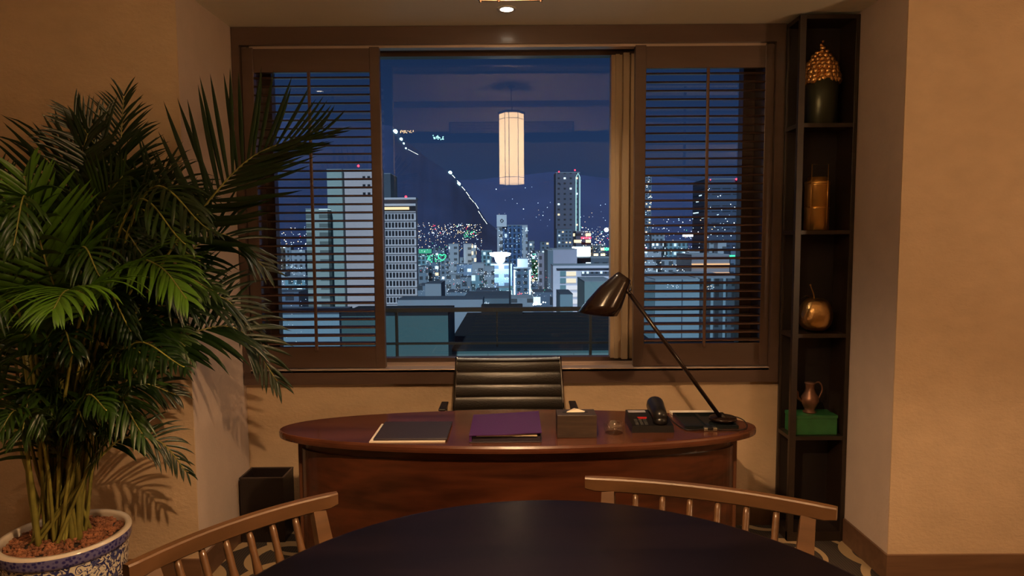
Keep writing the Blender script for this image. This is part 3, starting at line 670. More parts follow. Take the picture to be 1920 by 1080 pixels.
def frond(pts, f0, ll, width=.0085, droop=.5, n=26, nrm_hint=None, mat=0, spread=1.05, r0=.006):
    cv = smooth_curve(pts, 60); stem = MB(); 
    stem.tube([c_-P0 for c_ in cv], [r0*(1-.8*i/60)+.0008 for i in range(61)], 6)
    lv = MB(); hint = nrm_hint or Vector((.25, -.75, .6))
    for k in range(n+1):
        u = f0+(1-f0)*k/n; i = min(59, int(u*60)); fr_ = u*60-i; p = cv[i].lerp(cv[min(60, i+1)], fr_); tg = (cv[min(60, i+2)]-cv[max(0, i-2)]).normalized()
        sd = tg.cross(hint).normalized(); nrm = sd.cross(tg).normalized(); tt = k/n
        lk = ll*(.55+.45*math.sin(math.pi*min(1, tt*.9+.18)))*(1-.35*tt**3)
        for s_ in (-1, 1):
            sa = spread*(1-.55*tt)*random.uniform(.9, 1.1)
            d = (tg*math.cos(sa)+sd*s_*math.sin(sa)+nrm*.25+Vector((random.uniform(-.13, .13), random.uniform(-.13, .13), random.uniform(-.13, .13)))).normalized()
            leaflet(lv, p-P0, d, nrm, lk*random.uniform(.9, 1.08), width*(1-.35*tt), droop*random.uniform(.6, 1.7))
    # local clamp uses world coordinates, so shift back for the wall test
    o = lv.build('frond', leafm[mat], palm); stem.build('stem', stem_m, o)
_lf = leaflet
def leaflet(mb, base_, d, nrm, length, width, droop):
    k0 = len(mb.v); _lf(mb, base_+P0, d, nrm, length, width, droop)
    mb.v[k0:] = [(x-PX, y-PY, z) for x, y, z in mb.v[k0:]]
random.seed(5)
def q(x, y, Y): return atY(x, y, Y)
sb = lambda dx, dy: Vector((PX+dx, PY+dy, .38))
F = [
 # (points, f0, leaflet length, mat, droop, hint)
 ([sb(-.02, .02), q(95, 760, 2.4), q(95, 560, 2.42), q(120, 400, 2.45), q(165, 250, 2.48)], .55, .34, 1, .25, None, .011, 24),
 ([sb(.0, .04), q(130, 700, 2.45), q(190, 470, 2.5), q(205, 330, 2.52), q(140, 215, 2.5)], .55, .28, 1, .3, None, .007, 30),
 ([sb(.05, .03), q(150, 760, 2.45), q(200, 540, 2.5), q(222, 330, 2.55), q(232, 180, 2.58)], .55, .24, 1, .35, None, .006, 30),
 ([sb(.05, .0), q(180, 760, 2.40), q(290, 520, 2.45), q(385, 385, 2.5), q(480, 290, 2.55), q(600, 250, 2.6)], .50, .40, 1, -.12, None, .011, 26),
 ([sb(.06, .02), q(190, 780, 2.45), q(270, 600, 2.5), q(350, 480, 2.58), q(420, 440, 2.62), q(500, 505, 2.7)], .52, .25, 1, .4, None, .009, 22),
 ([sb(.06, -.02), q(180, 800, 2.38), q(260, 690, 2.42), q(360, 625, 2.5), q(450, 620, 2.6), q(520, 715, 2.68)], .48, .26, 1, .6, None, .010, 24),
 ([sb(.05, -.03), q(160, 900, 2.36), q(200, 845, 2.38), q(240, 820, 2.42), q(300, 828, 2.46), q(350, 885, 2.5)], .45, .16, 1, .8, None, .006, 20),
 ([sb(.02, -.04), q(140, 760, 2.32), q(120, 600, 2.25), q(80, 470, 2.2), q(45, 330, 2.2)], .42, .33, 2, .12, None, .011, 26),
 ([sb(.0, -.05), q(115, 800, 2.25), q(140, 640, 2.15), q(160, 560, 2.05), q(125, 545, 1.9), q(100, 580, 1.8)], .50, .26, 2, .9, Vector((.0, -.4, 1)), .009, 26),
 ([sb(-.04, -.05), q(70, 760, 2.25), q(40, 600, 2.15), q(0, 560, 2.0), q(-40, 610, 1.9)], .45, .26, 0, .9, Vector((0, -.3, 1)), .010, 24),
 ([sb(.04, -.03), q(150, 700, 2.35), q(185, 560, 2.3), q(240, 490, 2.22), q(300, 500, 2.15), q(350, 560, 2.1)], .48, .22, 2, .8, Vector((0, -.5, 1)), .009, 26),
 ([sb(-.03, -.02), q(60, 780, 2.35), q(30, 560, 2.3), q(0, 430, 2.3), q(-40, 330, 2.3)], .45, .30, 1, .3, None, .010, 24),
 ([sb(.03, .02), q(160, 640, 2.5), q(230, 480, 2.55), q(300, 400, 2.58), q(390, 400, 2.6)], .40, .24, 1, .15, None, .008, 28),
 ([sb(.03, .02), q(170, 680, 2.5), q(240, 540, 2.52), q(300, 470, 2.55), q(370, 500, 2.58)], .40, .24, 0, .5, None, .009, 26),
 ([sb(.04, -.01), q(170, 760, 2.4), q(230, 650, 2.42), q(290, 610, 2.45), q(360, 660, 2.45)], .38, .22, 0, .7, None, .009, 26),
 ([sb(.04, .0), q(170, 740, 2.4), q(230, 640, 2.42), q(310, 560, 2.5), q(420, 560, 2.6), q(480, 640, 2.66)], .45, .24, 1, .5, None, .009, 24),
 ([sb(.0, -.04), q(110, 820, 2.3), q(110, 700, 2.25), q(80, 620, 2.15), q(40, 640, 2.05)], .40, .20, 0, .9, Vector((0, -.5, 1)), .009, 22),
 ([sb(.03, -.04), q(150, 800, 2.3), q(190, 700, 2.25), q(240, 650, 2.2), q(290, 690, 2.15)], .40, .22, 0, .8, Vector((0, -.5, 1)), .009, 22),
 ([sb(.0, .0), q(120, 700, 2.4), q(150, 520, 2.42), q(180, 400, 2.42), q(230, 330, 2.4)], .42, .26, 0, .3, None, .009, 26),
 ([sb(-.05, .02), q(50, 800, 2.45), q(20, 640, 2.5), q(-30, 520, 2.5), q(-90, 480, 2.5)], .40, .26, 0, .5, None, .009, 24),
 ([sb(-.05, .0), q(50, 880, 2.4), q(20, 780, 2.4), q(-20, 740, 2.38), q(-70, 780, 2.35)], .40, .18, 0, .8, None, .008, 18),
 ([sb(.04, .02), q(160, 860, 2.45), q(200, 770, 2.48), q(260, 720, 2.5), q(330, 740, 2.55)], .38, .20, 1, .7, None, .008, 22),
 ([sb(.0, -.06), q(90, 880, 2.25), q(70, 800, 2.2), q(30, 770, 2.12), q(0, 810, 2.05)], .40, .15, 0, .8, Vector((0, -.5, 1)), .008, 18),
 ([sb(.02, -.06), q(130, 880, 2.25), q(140, 790, 2.2), q(165, 740, 2.15), q(200, 770, 2.1)], .40, .15, 0, .8, Vector((0, -.5, 1)), .008, 18),
 ([sb(.0, .03), q(120, 700, 2.5), q(140, 560, 2.54), q(120, 450, 2.56), q(90, 380, 2.56)], .40, .26, 1, .3, None, .009, 26),
 ([sb(.05, .03), q(170, 700, 2.52), q(230, 560, 2.56), q(270, 440, 2.6), q(290, 360, 2.62)], .42, .24, 1, .3, None, .008, 26),
 ([sb(.05, .01), q(170, 720, 2.42), q(240, 590, 2.46), q(330, 520, 2.5), q(400, 545, 2.52)], .40, .22, 0, .6, None, .009, 24),
]
random.seed(21)
for k in range(26):
    bx, by = random.uniform(-.08, .08), random.uniform(-.07, .05)
    tx_ = random.uniform(-20, 400); ty_ = random.uniform(430, 830); Yt = random.uniform(1.95, 2.56)
    if ty_ > 700: tx_ = random.uniform(0, 270)
    m1 = (90+(tx_-90)*.25, max(400, ty_+(940-ty_)*.55)); m2 = (90+(tx_-90)*.6, ty_-random.uniform(30, 90))
    F.append(([sb(bx, by), q(m1[0], m1[1], 2.37+(Yt-2.37)*.2), q(m2[0], m2[1], 2.37+(Yt-2.37)*.6), q(tx_, ty_, Yt)], random.uniform(.36, .5), random.uniform(.15, .24), random.choice((0, 1, 1, 0)), random.uniform(.7, 1.2), Vector((random.uniform(-.4, .4), -.5, .8)), .0085, 20))
for k in range(9):
    x_ = random.uniform(40, 230); y_ = random.uniform(770, 880)
    F.append(([sb(random.uniform(-.09, .1), random.uniform(-.09, -.02)), q(x_*.7+27, (y_+950)/2, 2.3), q(x_, y_, 2.26), q(x_+random.uniform(-25, 40), y_-35, 2.22)], .45, .12, 0, .5, Vector((0, -.6, .8)), .006, 14))
for k in range(7):
    tx_ = random.uniform(60, 330); ty_ = random.uniform(330, 470); Yt = random.uniform(2.45, 2.6)
    F.append(([sb(random.uniform(-.05, .05), .03), q(90+(tx_-90)*.3, 700, 2.42), q(90+(tx_-90)*.8, ty_-10, 2.5), q(tx_+random.uniform(20, 70), ty_+random.uniform(-20, 40), Yt)], .42, .25, 1, .6, None, .008, 24))
for pts, f0, ll, mt, dr, hn, wd, n in F: frond(pts, f0, ll, wd, dr, n, hn, mt)
for k in range(14):     # canes
    a = random.random()*6.283; r = random.uniform(.02, .12); x, y = r*math.cos(a), r*math.sin(a)*.8
    top = Vector((x*1.6+random.uniform(-.03, .05), y*1.5, random.uniform(.8, 1.15)))
    MB().tube(smooth_curve([(x, y, .37), (x*1.15, y*1.1, .6), tuple(top)], 8), [random.uniform(.010, .015)]+[.010]*4+[.007]*4, 8).build('cane', stem_m, palm)

# ------------------------------------------------------------------ outside: balcony rail, roofs and the city at night
GZ = -62.0
def facade(name, wallc, cell, frac, lit, strength, warm=.4, off=(0, 0, 0), dark=.25):
    """wall with a grid of window openings, some of them lit"""
    m, b = base(name); L = m.node_tree.links
    t = N(m, 'ShaderNodeTexCoord'); ad_ = N(m, 'ShaderNodeVectorMath', operation='ADD'); ad_.inputs[1].default_value = off; L.new(t.outputs['Object'], ad_.inputs[0])
    dv = N(m, 'ShaderNodeVectorMath', operation='DIVIDE'); dv.inputs[1].default_value = (cell[0], cell[0], cell[1]); L.new(ad_.outputs[0], dv.inputs[0])
    fl_ = N(m, 'ShaderNodeVectorMath', operation='FLOOR'); L.new(dv.outputs[0], fl_.inputs[0])
    fr_ = N(m, 'ShaderNodeVectorMath', operation='FRACTION'); L.new(dv.outputs[0], fr_.inputs[0])
    sp_ = N(m, 'ShaderNodeSeparateXYZ'); L.new(fr_.outputs[0], sp_.inputs[0])
    def win(sock, f):
        a = N(m, 'ShaderNodeMath', operation='SUBTRACT'); a.inputs[1].default_value = .5; L.new(sock, a.inputs[0])
        c_ = N(m, 'ShaderNodeMath', operation='ABSOLUTE'); L.new(a.outputs[0], c_.inputs[0])
        d = N(m, 'ShaderNodeMath', operation='LESS_THAN'); d.inputs[1].default_value = f/2; L.new(c_.outputs[0], d.inputs[0]); return d.outputs[0]
    mk = N(m, 'ShaderNodeMath', operation='MULTIPLY'); L.new(win(sp_.outputs['X'], frac[0]), mk.inputs[0]); L.new(win(sp_.outputs['Z'], frac[1]), mk.inputs[1])
    wn = N(m, 'ShaderNodeTexWhiteNoise'); wn.noise_dimensions = '3D'; L.new(fl_.outputs[0], wn.inputs['Vector'])
    lt = N(m, 'ShaderNodeMath', operation='LESS_THAN'); lt.inputs[1].default_value = lit; L.new(wn.outputs['Value'], lt.inputs[0])
    lm = N(m, 'ShaderNodeMath', operation='MULTIPLY'); L.new(lt.outputs[0], lm.inputs[0]); L.new(mk.outputs[0], lm.inputs[1])
    st_ = N(m, 'ShaderNodeMath', operation='MULTIPLY'); st_.inputs[1].default_value = strength; L.new(lm.outputs[0], st_.inputs[0])
    sr = N(m, 'ShaderNodeSeparateColor'); L.new(wn.outputs['Color'], sr.inputs[0])
    w2 = N(m, 'ShaderNodeMath', operation='LESS_THAN'); w2.inputs[1].default_value = warm; L.new(sr.outputs[1], w2.inputs[0])
    ec = N(m, 'ShaderNodeMixRGB'); ec.inputs[1].default_value = (.72, .92, 1, 1); ec.inputs[2].default_value = (1, .72, .42, 1); L.new(w2.outputs[0], ec.inputs[0])
    bc = N(m, 'ShaderNodeMixRGB'); bc.inputs[1].default_value = (*wallc, 1); bc.inputs[2].default_value = (*[x*dark for x in wallc], 1); L.new(mk.outputs[0], bc.inputs[0])
    L.new(bc.outputs[0], b.inputs['Base Color']); L.new(ec.outputs[0], b.inputs['Emission Color']); L.new(st_.outputs[0], b.inputs['Emission Strength'])
    b.inputs['Roughness'].default_value = .8; m.cycles.emission_sampling = 'NONE'; return m
def plain(name, c): return pm(name, c, .8, noise=.08, nscale=.15)
GREY = plain('grey_render', (.30, .34, .38)); PALE = plain('pale_panel', (.50, .54, .58)); TEAL = plain('teal_panel', (.07, .135, .125)); BLUEW = plain('blue_grey_panel', (.24, .34, .38))
ROOFD = plain('black_roof', (.006, .007, .009)); WHITE = plain('white_render', (.62, .58, .60)); CREAM = plain('cream_render', (.60, .53, .46)); SAGE = plain('sage_render', (.34, .42, .38)); DARKG = plain('dark_grey_render', (.07, .09, .12))
WIN = plain('dark_window', (.012, .013, .02))
def span(x0, x1, Y, yt, yb=None):
    a = atY(x0, yt, Y); b = atY(x1, yt, Y); z1 = (a.z+b.z)/2; z0 = GZ if yb is None else atY((x0+x1)/2, yb, Y).z
    return a.x, b.x, z0, z1
def bld(name, label, cat, x0, x1, yt, Y, depth, mat, group=None, yb=None, roof=None, extra=None):
    a, b, z0, z1 = span(x0, x1, Y, yt, yb); t = thing(name, label, cat, ((a+b)/2, Y, z0), group=group)
    h = (b-a)/2; H = z1-z0
    MB().box(-h, h, 0, depth, 0, H).build('walls', mat, t)
    p = Y/FPX
    r_ = MB(); r_.box(-h-.3*p, h+.3*p, -.3*p, depth+.3*p, H, H+1.1*p); r_.build('parapet', roof or GREY, t)
    if extra: extra(t, h, H, depth, p)
    return t
struct('ground', MB().box(-2500, 2500, 8, 4200, GZ-1, GZ), pm('night_ground', (.03, .035, .045), .9, noise=.5, nscale=.02))
# mountains
def hills(name, rx, Y0, Y1, mat, seed):
    random.seed(seed); mm = MB(); rows = []; tops = []
    for i in range(len(rx)-1):
        for k in range(8):
            u = k/8; x = rx[i][0]+(rx[i+1][0]-rx[i][0])*u; y = rx[i][1]+(rx[i+1][1]-rx[i][1])*u+random.uniform(-.6, .6); tops.append(atY(x, y, Y0))
    for j in range(9):
        v = j/8
        rows.append([(p.x*(1-(1-Y1/Y0)*v), Y0+(Y1-Y0)*v, (p.z-GZ)*(1-v)**1.25+GZ+(random.uniform(-2, 2) if 0 < j < 8 else 0)) for p in tops])
    mm.loft([list(reversed(r)) for r in rows], close=False); struct(name, mm, mat)
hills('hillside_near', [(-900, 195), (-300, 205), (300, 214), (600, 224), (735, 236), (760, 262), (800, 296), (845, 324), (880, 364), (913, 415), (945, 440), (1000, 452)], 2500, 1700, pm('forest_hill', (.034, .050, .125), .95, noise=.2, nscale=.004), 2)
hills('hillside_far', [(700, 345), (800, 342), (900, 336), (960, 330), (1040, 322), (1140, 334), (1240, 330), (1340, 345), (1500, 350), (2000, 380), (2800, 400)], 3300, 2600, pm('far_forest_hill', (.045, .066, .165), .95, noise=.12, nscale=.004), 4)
from mathutils.bvhtree import BVHTree
_near = bpy.data.objects['hillside_near'].data
_bvh = BVHTree.FromPolygons([v.co.copy() for v in _near.vertices], [tuple(p.vertices) for p in _near.polygons])
def on_hill(x, y, lift=3.0):
    d = ray(x, y).normalized()
    for dy in range(0, 30):
        d = ray(x, y+dy*.5).normalized(); h = _bvh.ray_cast(Vector((0, 0, HC)), d)
        if h[0]: return h[0]-d*lift
    return atY(x, y, 2400)
# lamps
def glow(name, c, s): return emit(name, c, s)
gW, gC, gG, gR, gA, gT, gB = glow('white_light', (.85, .95, 1), 6), glow('cool_light', (.55, .8, 1), 2.5), glow('green_light', (.05, .9, .35), 2.2), glow('red_light', (1, .03, .06), 5), glow('amber_light', (1, .66, .34), 3), glow('teal_white_light', (.55, 1, .9), 9), glow('blue_light', (.25, .5, 1), 1.6)
def octa(mb, p, r, mi=0):
    mb.add([(p.x+r, p.y, p.z), (p.x-r, p.y, p.z), (p.x, p.y+r, p.z), (p.x, p.y-r, p.z), (p.x, p.y, p.z+r), (p.x, p.y, p.z-r)], [(0, 2, 4), (2, 1, 4), (1, 3, 4), (3, 0, 4), (2, 0, 5), (1, 2, 5), (3, 1, 5), (0, 3, 5)], mi)
def lampobj(name, label, cat, x, y, Y, rpx, mat, group=None):
    p = on_hill(x, y) if Y == 1690 else atY(x, y, Y); Y = p.y; mb = MB(); ball(mb, 0, 0, 0, rpx*Y/FPX, 10, 8); o = mb.build(name, mat, None, p); tag(o, label, cat, group); return o
for x, y, Y, r, lab in ((741, 247, 1690, 4.2, 'brightest white lamp high on the hillside, beside the left shutter'), (752, 261, 1690, 2.8, 'second white lamp just below the brightest hillside lamp'), (757, 269, 1690, 1.6, 'small pale green lamp third down the upper hillside road'), (761, 278, 1690, 1.4, 'small pale green lamp at the foot of the upper hillside lamp row'),
                        (844, 324, 1690, 3.4, 'white lamp at the top of the lower hillside road, left of the lantern reflection'), (860, 345, 1690, 3.4, 'white lamp halfway down the lower hillside road')):
    lampobj('hillside_lamp', lab, 'lamp', x, y, Y, r, gT)
rd_ = MB()
for a, b in (((848, 327), (853, 332)), ((857, 334), (862, 339)), ((866, 350), (872, 357)), ((874, 360), (880, 368)), ((880, 370), (888, 379)), ((890, 375), (897, 384)), ((897, 396), (905, 409)), ((906, 410), (913, 420)), ((765, 280), (784, 290))):
    w_ = .42 if a[0] != 765 else .18; A_, B_ = on_hill(*a), on_hill(*b); rd_.tube([A_, B_], w_*A_.y/FPX, 5)
tag(rd_.build('hillside_road_lights', glow('road_light', (.95, 1, .85), 4)), 'broken chain of road lights running down the dark hill', 'road lights', kind='stuff')
tx = MB()
for k in range(26): octa(tx, atY(random.uniform(812, 832), 258+random.uniform(-4, 4)*(1 if random.random() < .5 else .5), 2500), 1.2*2500/FPX)
tag(tx.build('hilltop_sign_lights', glow('sign_teal', (.4, .9, .8), 2)), 'small cluster of teal lights glowing on the hilltop', 'lights', kind='stuff')
tx = MB()
for k in range(30): octa(tx, atY(random.uniform(751, 775), 247+random.uniform(-2.5, 2.5), 2490), .8*2490/FPX)
tag(tx.build('hilltop_amber_lights', glow('hill_amber', (1, .6, .3), 2.4)), 'thin line of amber lights on the hilltop beside the brightest lamp', 'lights', kind='stuff')

# nearest: balcony rail
struct('balcony_slab', MB().box(-2.4, 2.8, 3.53, 4.12, -.2, 0), DARKG)
br = thing('balcony_railing', 'thin grey metal and glass balcony railing just outside the window', 'railing', (0, 4.0, .60))
q0 = atY(480, 583, 4.0).z-.6; q1 = atY(480, 646, 4.0).z-.6
MB().box(-2.2, 2.6, -.02, .02, q0-.012, q0+.012).build('top_rail', pm('rail_metal', (.10, .115, .125), .45, metal=.4), br)
MB().box(-2.2, 2.6, -.012, .012, q1-.006, q1+.006).build('lower_rail', MATS['rail_metal'], br)
for x in (744, 1107): X = atY(x, 620, 4.0).x; MB().box(X-.008, X+.008, -.01, .01, -.6, q0-.012).build('post', MATS['rail_metal'], br)
MB().box(atY(932, 620, 4).x-.004, atY(932, 620, 4).x+.004, -.003, .003, q0-.23, q0-.012).build('clip', MATS['rail_metal'], br)
# near wings and roofs
def boxpx(name, label, cat, X0, X1, Y0, Y1, z0, z1, mat, top=None, group=None):
    t = thing(name, label, cat, ((X0+X1)/2, Y0, z0), group=group); h = (X1-X0)/2
    MB().box(-h, h, 0, Y1-Y0, 0, z1-z0).build('walls', mat, t)
    if top: MB().box(-h, h, .0, Y1-Y0, z1-z0+.002, z1-z0+.12).build('roof', top, t)
    return t
wx0 = atY(826, 670, 31.8).x; wx1 = atY(1240, 670, 31.8).x
zt = atY(980, 658, 31.8).z
t = boxpx('flat_roof_wing', 'lower building with broad black flat roof and pale green panelled wall below the window', 'building', wx0+.25, wx1, 31.8, 47.5, GZ, zt, TEAL, ROOFD)
h = (wx1-wx0-.25)/2
for k in range(7): MB().box(-h+k*2.1, -h+k*2.1+2.06, -.05, -.005, zt-GZ-1.6, zt-GZ-.12).build('wall_panel', PALE if False else plain('mint_panel', (.15, .235, .215)) if k == 0 else MATS['mint_panel'], t)
pr_ = MB()
for k in range(9): pr_.box(-h+.8, h-.5, 1.4+k*1.6, 1.46+k*1.6, zt-GZ+.12, zt-GZ+.18)
pr_.build('roof_battens', plain('dim_batten', (.0045, .005, .006)), t)
ph = boxpx('roof_plant_room', 'dark plant room box standing on the far side of the black flat roof', 'plant room', atY(902, 575, 46).x, atY(980, 575, 46).x, 46.2, 47.4, zt+.12, atY(940, 573, 46).z, ROOFD)
a_, b_2, z0_, z1_ = span(727, 840, 30, 592); boxpx('green_wall_wing', 'low building with dull green side wall just below the left of the window', 'building', atY(640, 600, 30).x, b_2, 30, 33.4, GZ, z1_, TEAL, ROOFD)
a_, b_2, z0_, z1_ = span(400, 636, 36, 590); boxpx('pale_wall_wing', 'low building with pale blue grey wall seen through the bottom of the left shutter', 'building', a_, b_2, 36, 39, GZ, z1_, BLUEW, DARKG)
bld('low_grey_block', 'low grey block with a stepped roof in front of the white office tower', 'building', 745, 905, 562, 62, 3.5, GREY, roof=DARKG)
bld('grey_lift_housing', 'plain grey box housing rising from the low grey block', 'building', 797, 827, 532, 66, 4, GREY, roof=DARKG)
bld('pale_blue_box', 'narrow pale blue box building beside the desk lamp shade', 'building', 1050, 1074, 552, 70, 6, BLUEW, roof=DARKG)
bld('dark_shop_block', 'dark block carrying the white shop lettering below the lit streets', 'building', 868, 958, 560, 75, 10, plain('slate_render', (.12, .17, .2)), roof=DARKG)
def txt(body, label, x, y, hpx, Y, mat, name='shop_lettering'):
    cu = bpy.data.curves.new('text', 'FONT'); cu.body = body; cu.size = hpx*1.35*Y/FPX; cu.extrude = .02; cu.align_x = 'CENTER'; cu.align_y = 'CENTER'
    to = bpy.data.objects.new('tmp', cu); dg = bpy.context.evaluated_depsgraph_get(); col.objects.link(to); bpy.context.view_layer.update()
    me = bpy.data.meshes.new_from_object(to.evaluated_get(bpy.context.evaluated_depsgraph_get())); bpy.data.objects.remove(to)
    o = bpy.data.objects.new(name, me); col.objects.link(o); me.materials.clear(); me.materials.append(mat); o.location = atY(x, y, Y); o.rotation_euler = (math.pi/2, 0, 0)
    tag(o, label, 'sign'); return o
sgn = glow('letter_glow', (.7, .85, 1), 1.6)
txt('Gh', 'short glowing white letters Gh on the dark shop block', 878, 569, 8, 74.6, sgn); txt('Clxiv', 'glowing white lettering Clxiv on the dark shop block', 906, 569, 8, 74.6, sgn)

# big slab left, seen through the shutter
def slab_extra(t, h, H, dp, p):
    for k in range(3):
        for j in range(2): MB().box(-h+(38+j*9)*p, -h+(43+j*9)*p, -.05, 0, H-(12+k*15+5)*p, H-(12+k*15)*p).build('window', WIN, t)
    MB().box(-h+.45*p, -h+1.0*p, -.03, 0, 0, H*.97).build('pipe', GREY, t)
    MB().box(-h+60*p, -h+60.8*p, -.05, 0, 0, H-160*p).build('joint', GREY, t)
bld('slab_tower', 'huge windowless pale pink and white slab building behind the left shutter', 'building', 641, 715, 318, 110, 2.0, plain('pink_white_render', (.56, .47, .46)), extra=slab_extra)
bld('slab_tower_core', 'tall sage green flank standing at the left edge of the pale slab building', 'building', 612.5, 640.5, 318, 109, 3, SAGE)
bld('balcony_block', 'stepped block of balconies at the left of the pale slab building', 'building', 573, 614, 392, 107, 10, facade('balcony_facade', (.36, .42, .38), (3.6, 1.45), (.8, .45), .06, 1.5, off=(0, 0, .3), dark=.4))
lampobj('slab_beacon', 'red warning light above the pale slab building', 'beacon', 672, 311, 112, 2.2, gR)
# white office tower with its grid of windows
def tower_extra(t, h, H, dp, p):
    n = 9; wpx = 5.0; nrow = 11
    proto = None
    for r in range(nrow):
        for c_ in range(n):
            x = -h+(4.4+c_*6.15)*p; z = H-(27+r*15.6+9.5)*p
            if proto is None: proto = MB().box(0, 4.2*p, -.04, .02, 0, 9.5*p).build('window', WIN, t, (x, 0, z))
            else:
                o = proto.copy(); col.objects.link(o); o.parent = t; o.location = (x, 0, z)
    led = MB()
    for r in range(nrow+1): led.box(-h-.2*p, h+.2*p, -.25, 0, H-(24+r*15.6)*p, H-(22+r*15.6)*p)
    led.build('ledges', plain('white_ledge', (.55, .5, .5)), t)
    MB().box(-h, h-12*p, -.3, 0, H-19*p, H-14*p).build('restaurant_glass', glow('restaurant_glow', (1, .72, .38), 1.3), t)
    MB().box(-h+.5*p, h, -.02, 0, H-22*p, H-12*p).build('dark_floor', WIN, t)
    MB().box(-h-1.0*p, h+2.0*p, -1.2, dp, H-.1, H+.4).build('roof_slab', WHITE, t)
bld('office_tower', 'white office tower with rows of dark windows and a lit top floor', 'building', 717, 779, 374, 160, 3, WHITE, extra=tower_extra)
lampobj('tower_beacon', 'red warning light on the roof of the white office tower', 'beacon', 761, 369, 162, 2.2, gR)
bld('tower_behind', 'narrow grey tower top showing behind the white office tower', 'building', 700, 732, 326, 260, 15, DARKG)

# skyscraper with the glowing outline
fS = facade('skyscraper_facade', (.10, .11, .16), (8.2, 7.0), (.35, .35), .22, 1.6, warm=.6)
def spire(t, h, H, dp, p):
    o = MB(); a = 1.0*p
    o.tube([(h-7*p, -2, 0), (h-7*p, -2, H-8*p), (h-3.4*p, -2, H-1*p), (h, -2, H-8*p), (h, -2, 0)], .55*p, 5, smooth=False); o.build('light_outline', glow('outline_light', (.55, 1, .95), 1.6), t)
bld('outlined_skyscraper', 'tall dark skyscraper with a glowing pointed outline on its right edge', 'building', 1042, 1087, 324, 900, 40, fS, extra=spire)
lampobj('skyscraper_beacon', 'red light on the left corner of the outlined skyscraper', 'beacon', 1048, 322, 880, 1.3, gR)
lampobj('skyscraper_beacon', 'red light above the glowing point of the outlined skyscraper', 'beacon', 1078, 319, 880, 1.5, gR)
# building with the white sign cube
def cube_extra(t, h, H, dp, p):
    MB().box(-h-.5*p, -h+18*p, -2, 6, H-2*p, H+20*p).build('sign_cube', plain('sign_white', (.62, .66, .72)), t)
    r = 3.2*p; d = MB(); c_ = (-h+9*p, H+9*p)
    for k in range(4):
        a1, a2 = k*math.pi/2, (k+1)*math.pi/2
        d.tube([(c_[0]+r*math.cos(a1), -2.3, c_[1]+r*math.sin(a1)), (c_[0]+r*math.cos(a2), -2.3, c_[1]+r*math.sin(a2))], .5*p, 4)
    d.build('diamond_mark', WIN, t)
    MB().box(-h, -h+10*p, -1.5, 0, 0, H).build('left_pylon', facade('pylon_facade', (.4, .44, .5), (5.2, 5.2), (.55, .5), .35, .9, warm=.2, off=(1, 0, 0)), t)
    MB().box(h-10*p, h, -1.5, 0, 0, H).build('right_pylon', MATS['pylon_facade'], t)
bld('sign_cube_tower', 'blue glass tower with a white cube bearing a diamond mark on its roof', 'building', 932, 989, 423, 520, 30, facade('blue_glass', (.05, .12, .26), (3.4, 4.2), (.5, .7), .12, 1.0, warm=.1), extra=cube_extra)
t = thing('floodlight_sign', 'dazzling blue white floodlit sign in the middle of the city', 'lit sign', atY(938, 483, 300))
p_ = 300/FPX
def yprism(poly, y0, y1):
    n = len(poly); return MB().add([(x, y0, z) for x, z in poly]+[(x, y1, z) for x, z in poly], [tuple(range(n)), tuple(range(2*n-1, n-1, -1))]+[(i, n+i, n+(i+1) % n, (i+1) % n) for i in range(n)])
yprism([(x*p_, z*p_) for x, z in ((-20, 9), (-19, 4), (-11, 1), (9, 1), (18, 4), (20, 8), (12, 10), (-12, 10))], 0, .5).build('upper_panel', glow('flood_glow', (.75, .88, 1), 14), t)
yprism([(x*p_, z*p_) for x, z in ((-11, .9), (-9, -7), (-5, -11), (4, -11), (8, -7), (9, .9))], 0, .5).build('lower_panel', MATS['flood_glow'], t)
light('floodlight_lamp', 'POINT', atY(938, 490, 292), 20000, (.6, .8, 1), shadow_soft_size=2)
t = thing('utility_pole', 'tall dark pole with a small head standing before the floodlit sign', 'pole', (atY(956, 570, 72).x, 72, atY(956, 572, 72).z))
hh = atY(956, 484, 72).z-t.location.z; MB().tube([(0, 0, 0), (0, 0, hh)], .09, 8).build('shaft', DARKG, t); MB().box(-.3, .35, -.1, .1, hh-.05, hh+.12).build('head', DARKG, t)
bld('floodlight_block', 'pale blue block standing under the floodlit sign', 'building', 920, 960, 496, 302, 20, facade('pale_blue_facade', (.30, .42, .60), (5, 4), (.5, .4), .25, 1.3, warm=.1), )
def strips(t, h, H, dp, p):
    MB().box(-h, -h+3*p, -.6, 0, 0, H-2*p).build('left_light_strip', glow('strip_glow', (.7, .95, 1), 2.4), t); MB().box(h-3*p, h, -.6, 0, 0, H-2*p).build('right_light_strip', MATS['strip_glow'], t)
bld('light_strip_block', 'block framed by two tall glowing white light strips right of the pole', 'building', 963, 995, 504, 290, 20, facade('strip_facade', (.10, .16, .24), (3, 3), (.5, .5), .2, 1.5, warm=.3), extra=strips)
bld('twin_roof_tanks', 'pair of pale boxes on the roof behind the light strip block', 'building', 970, 990, 486, 300, 10, PALE)
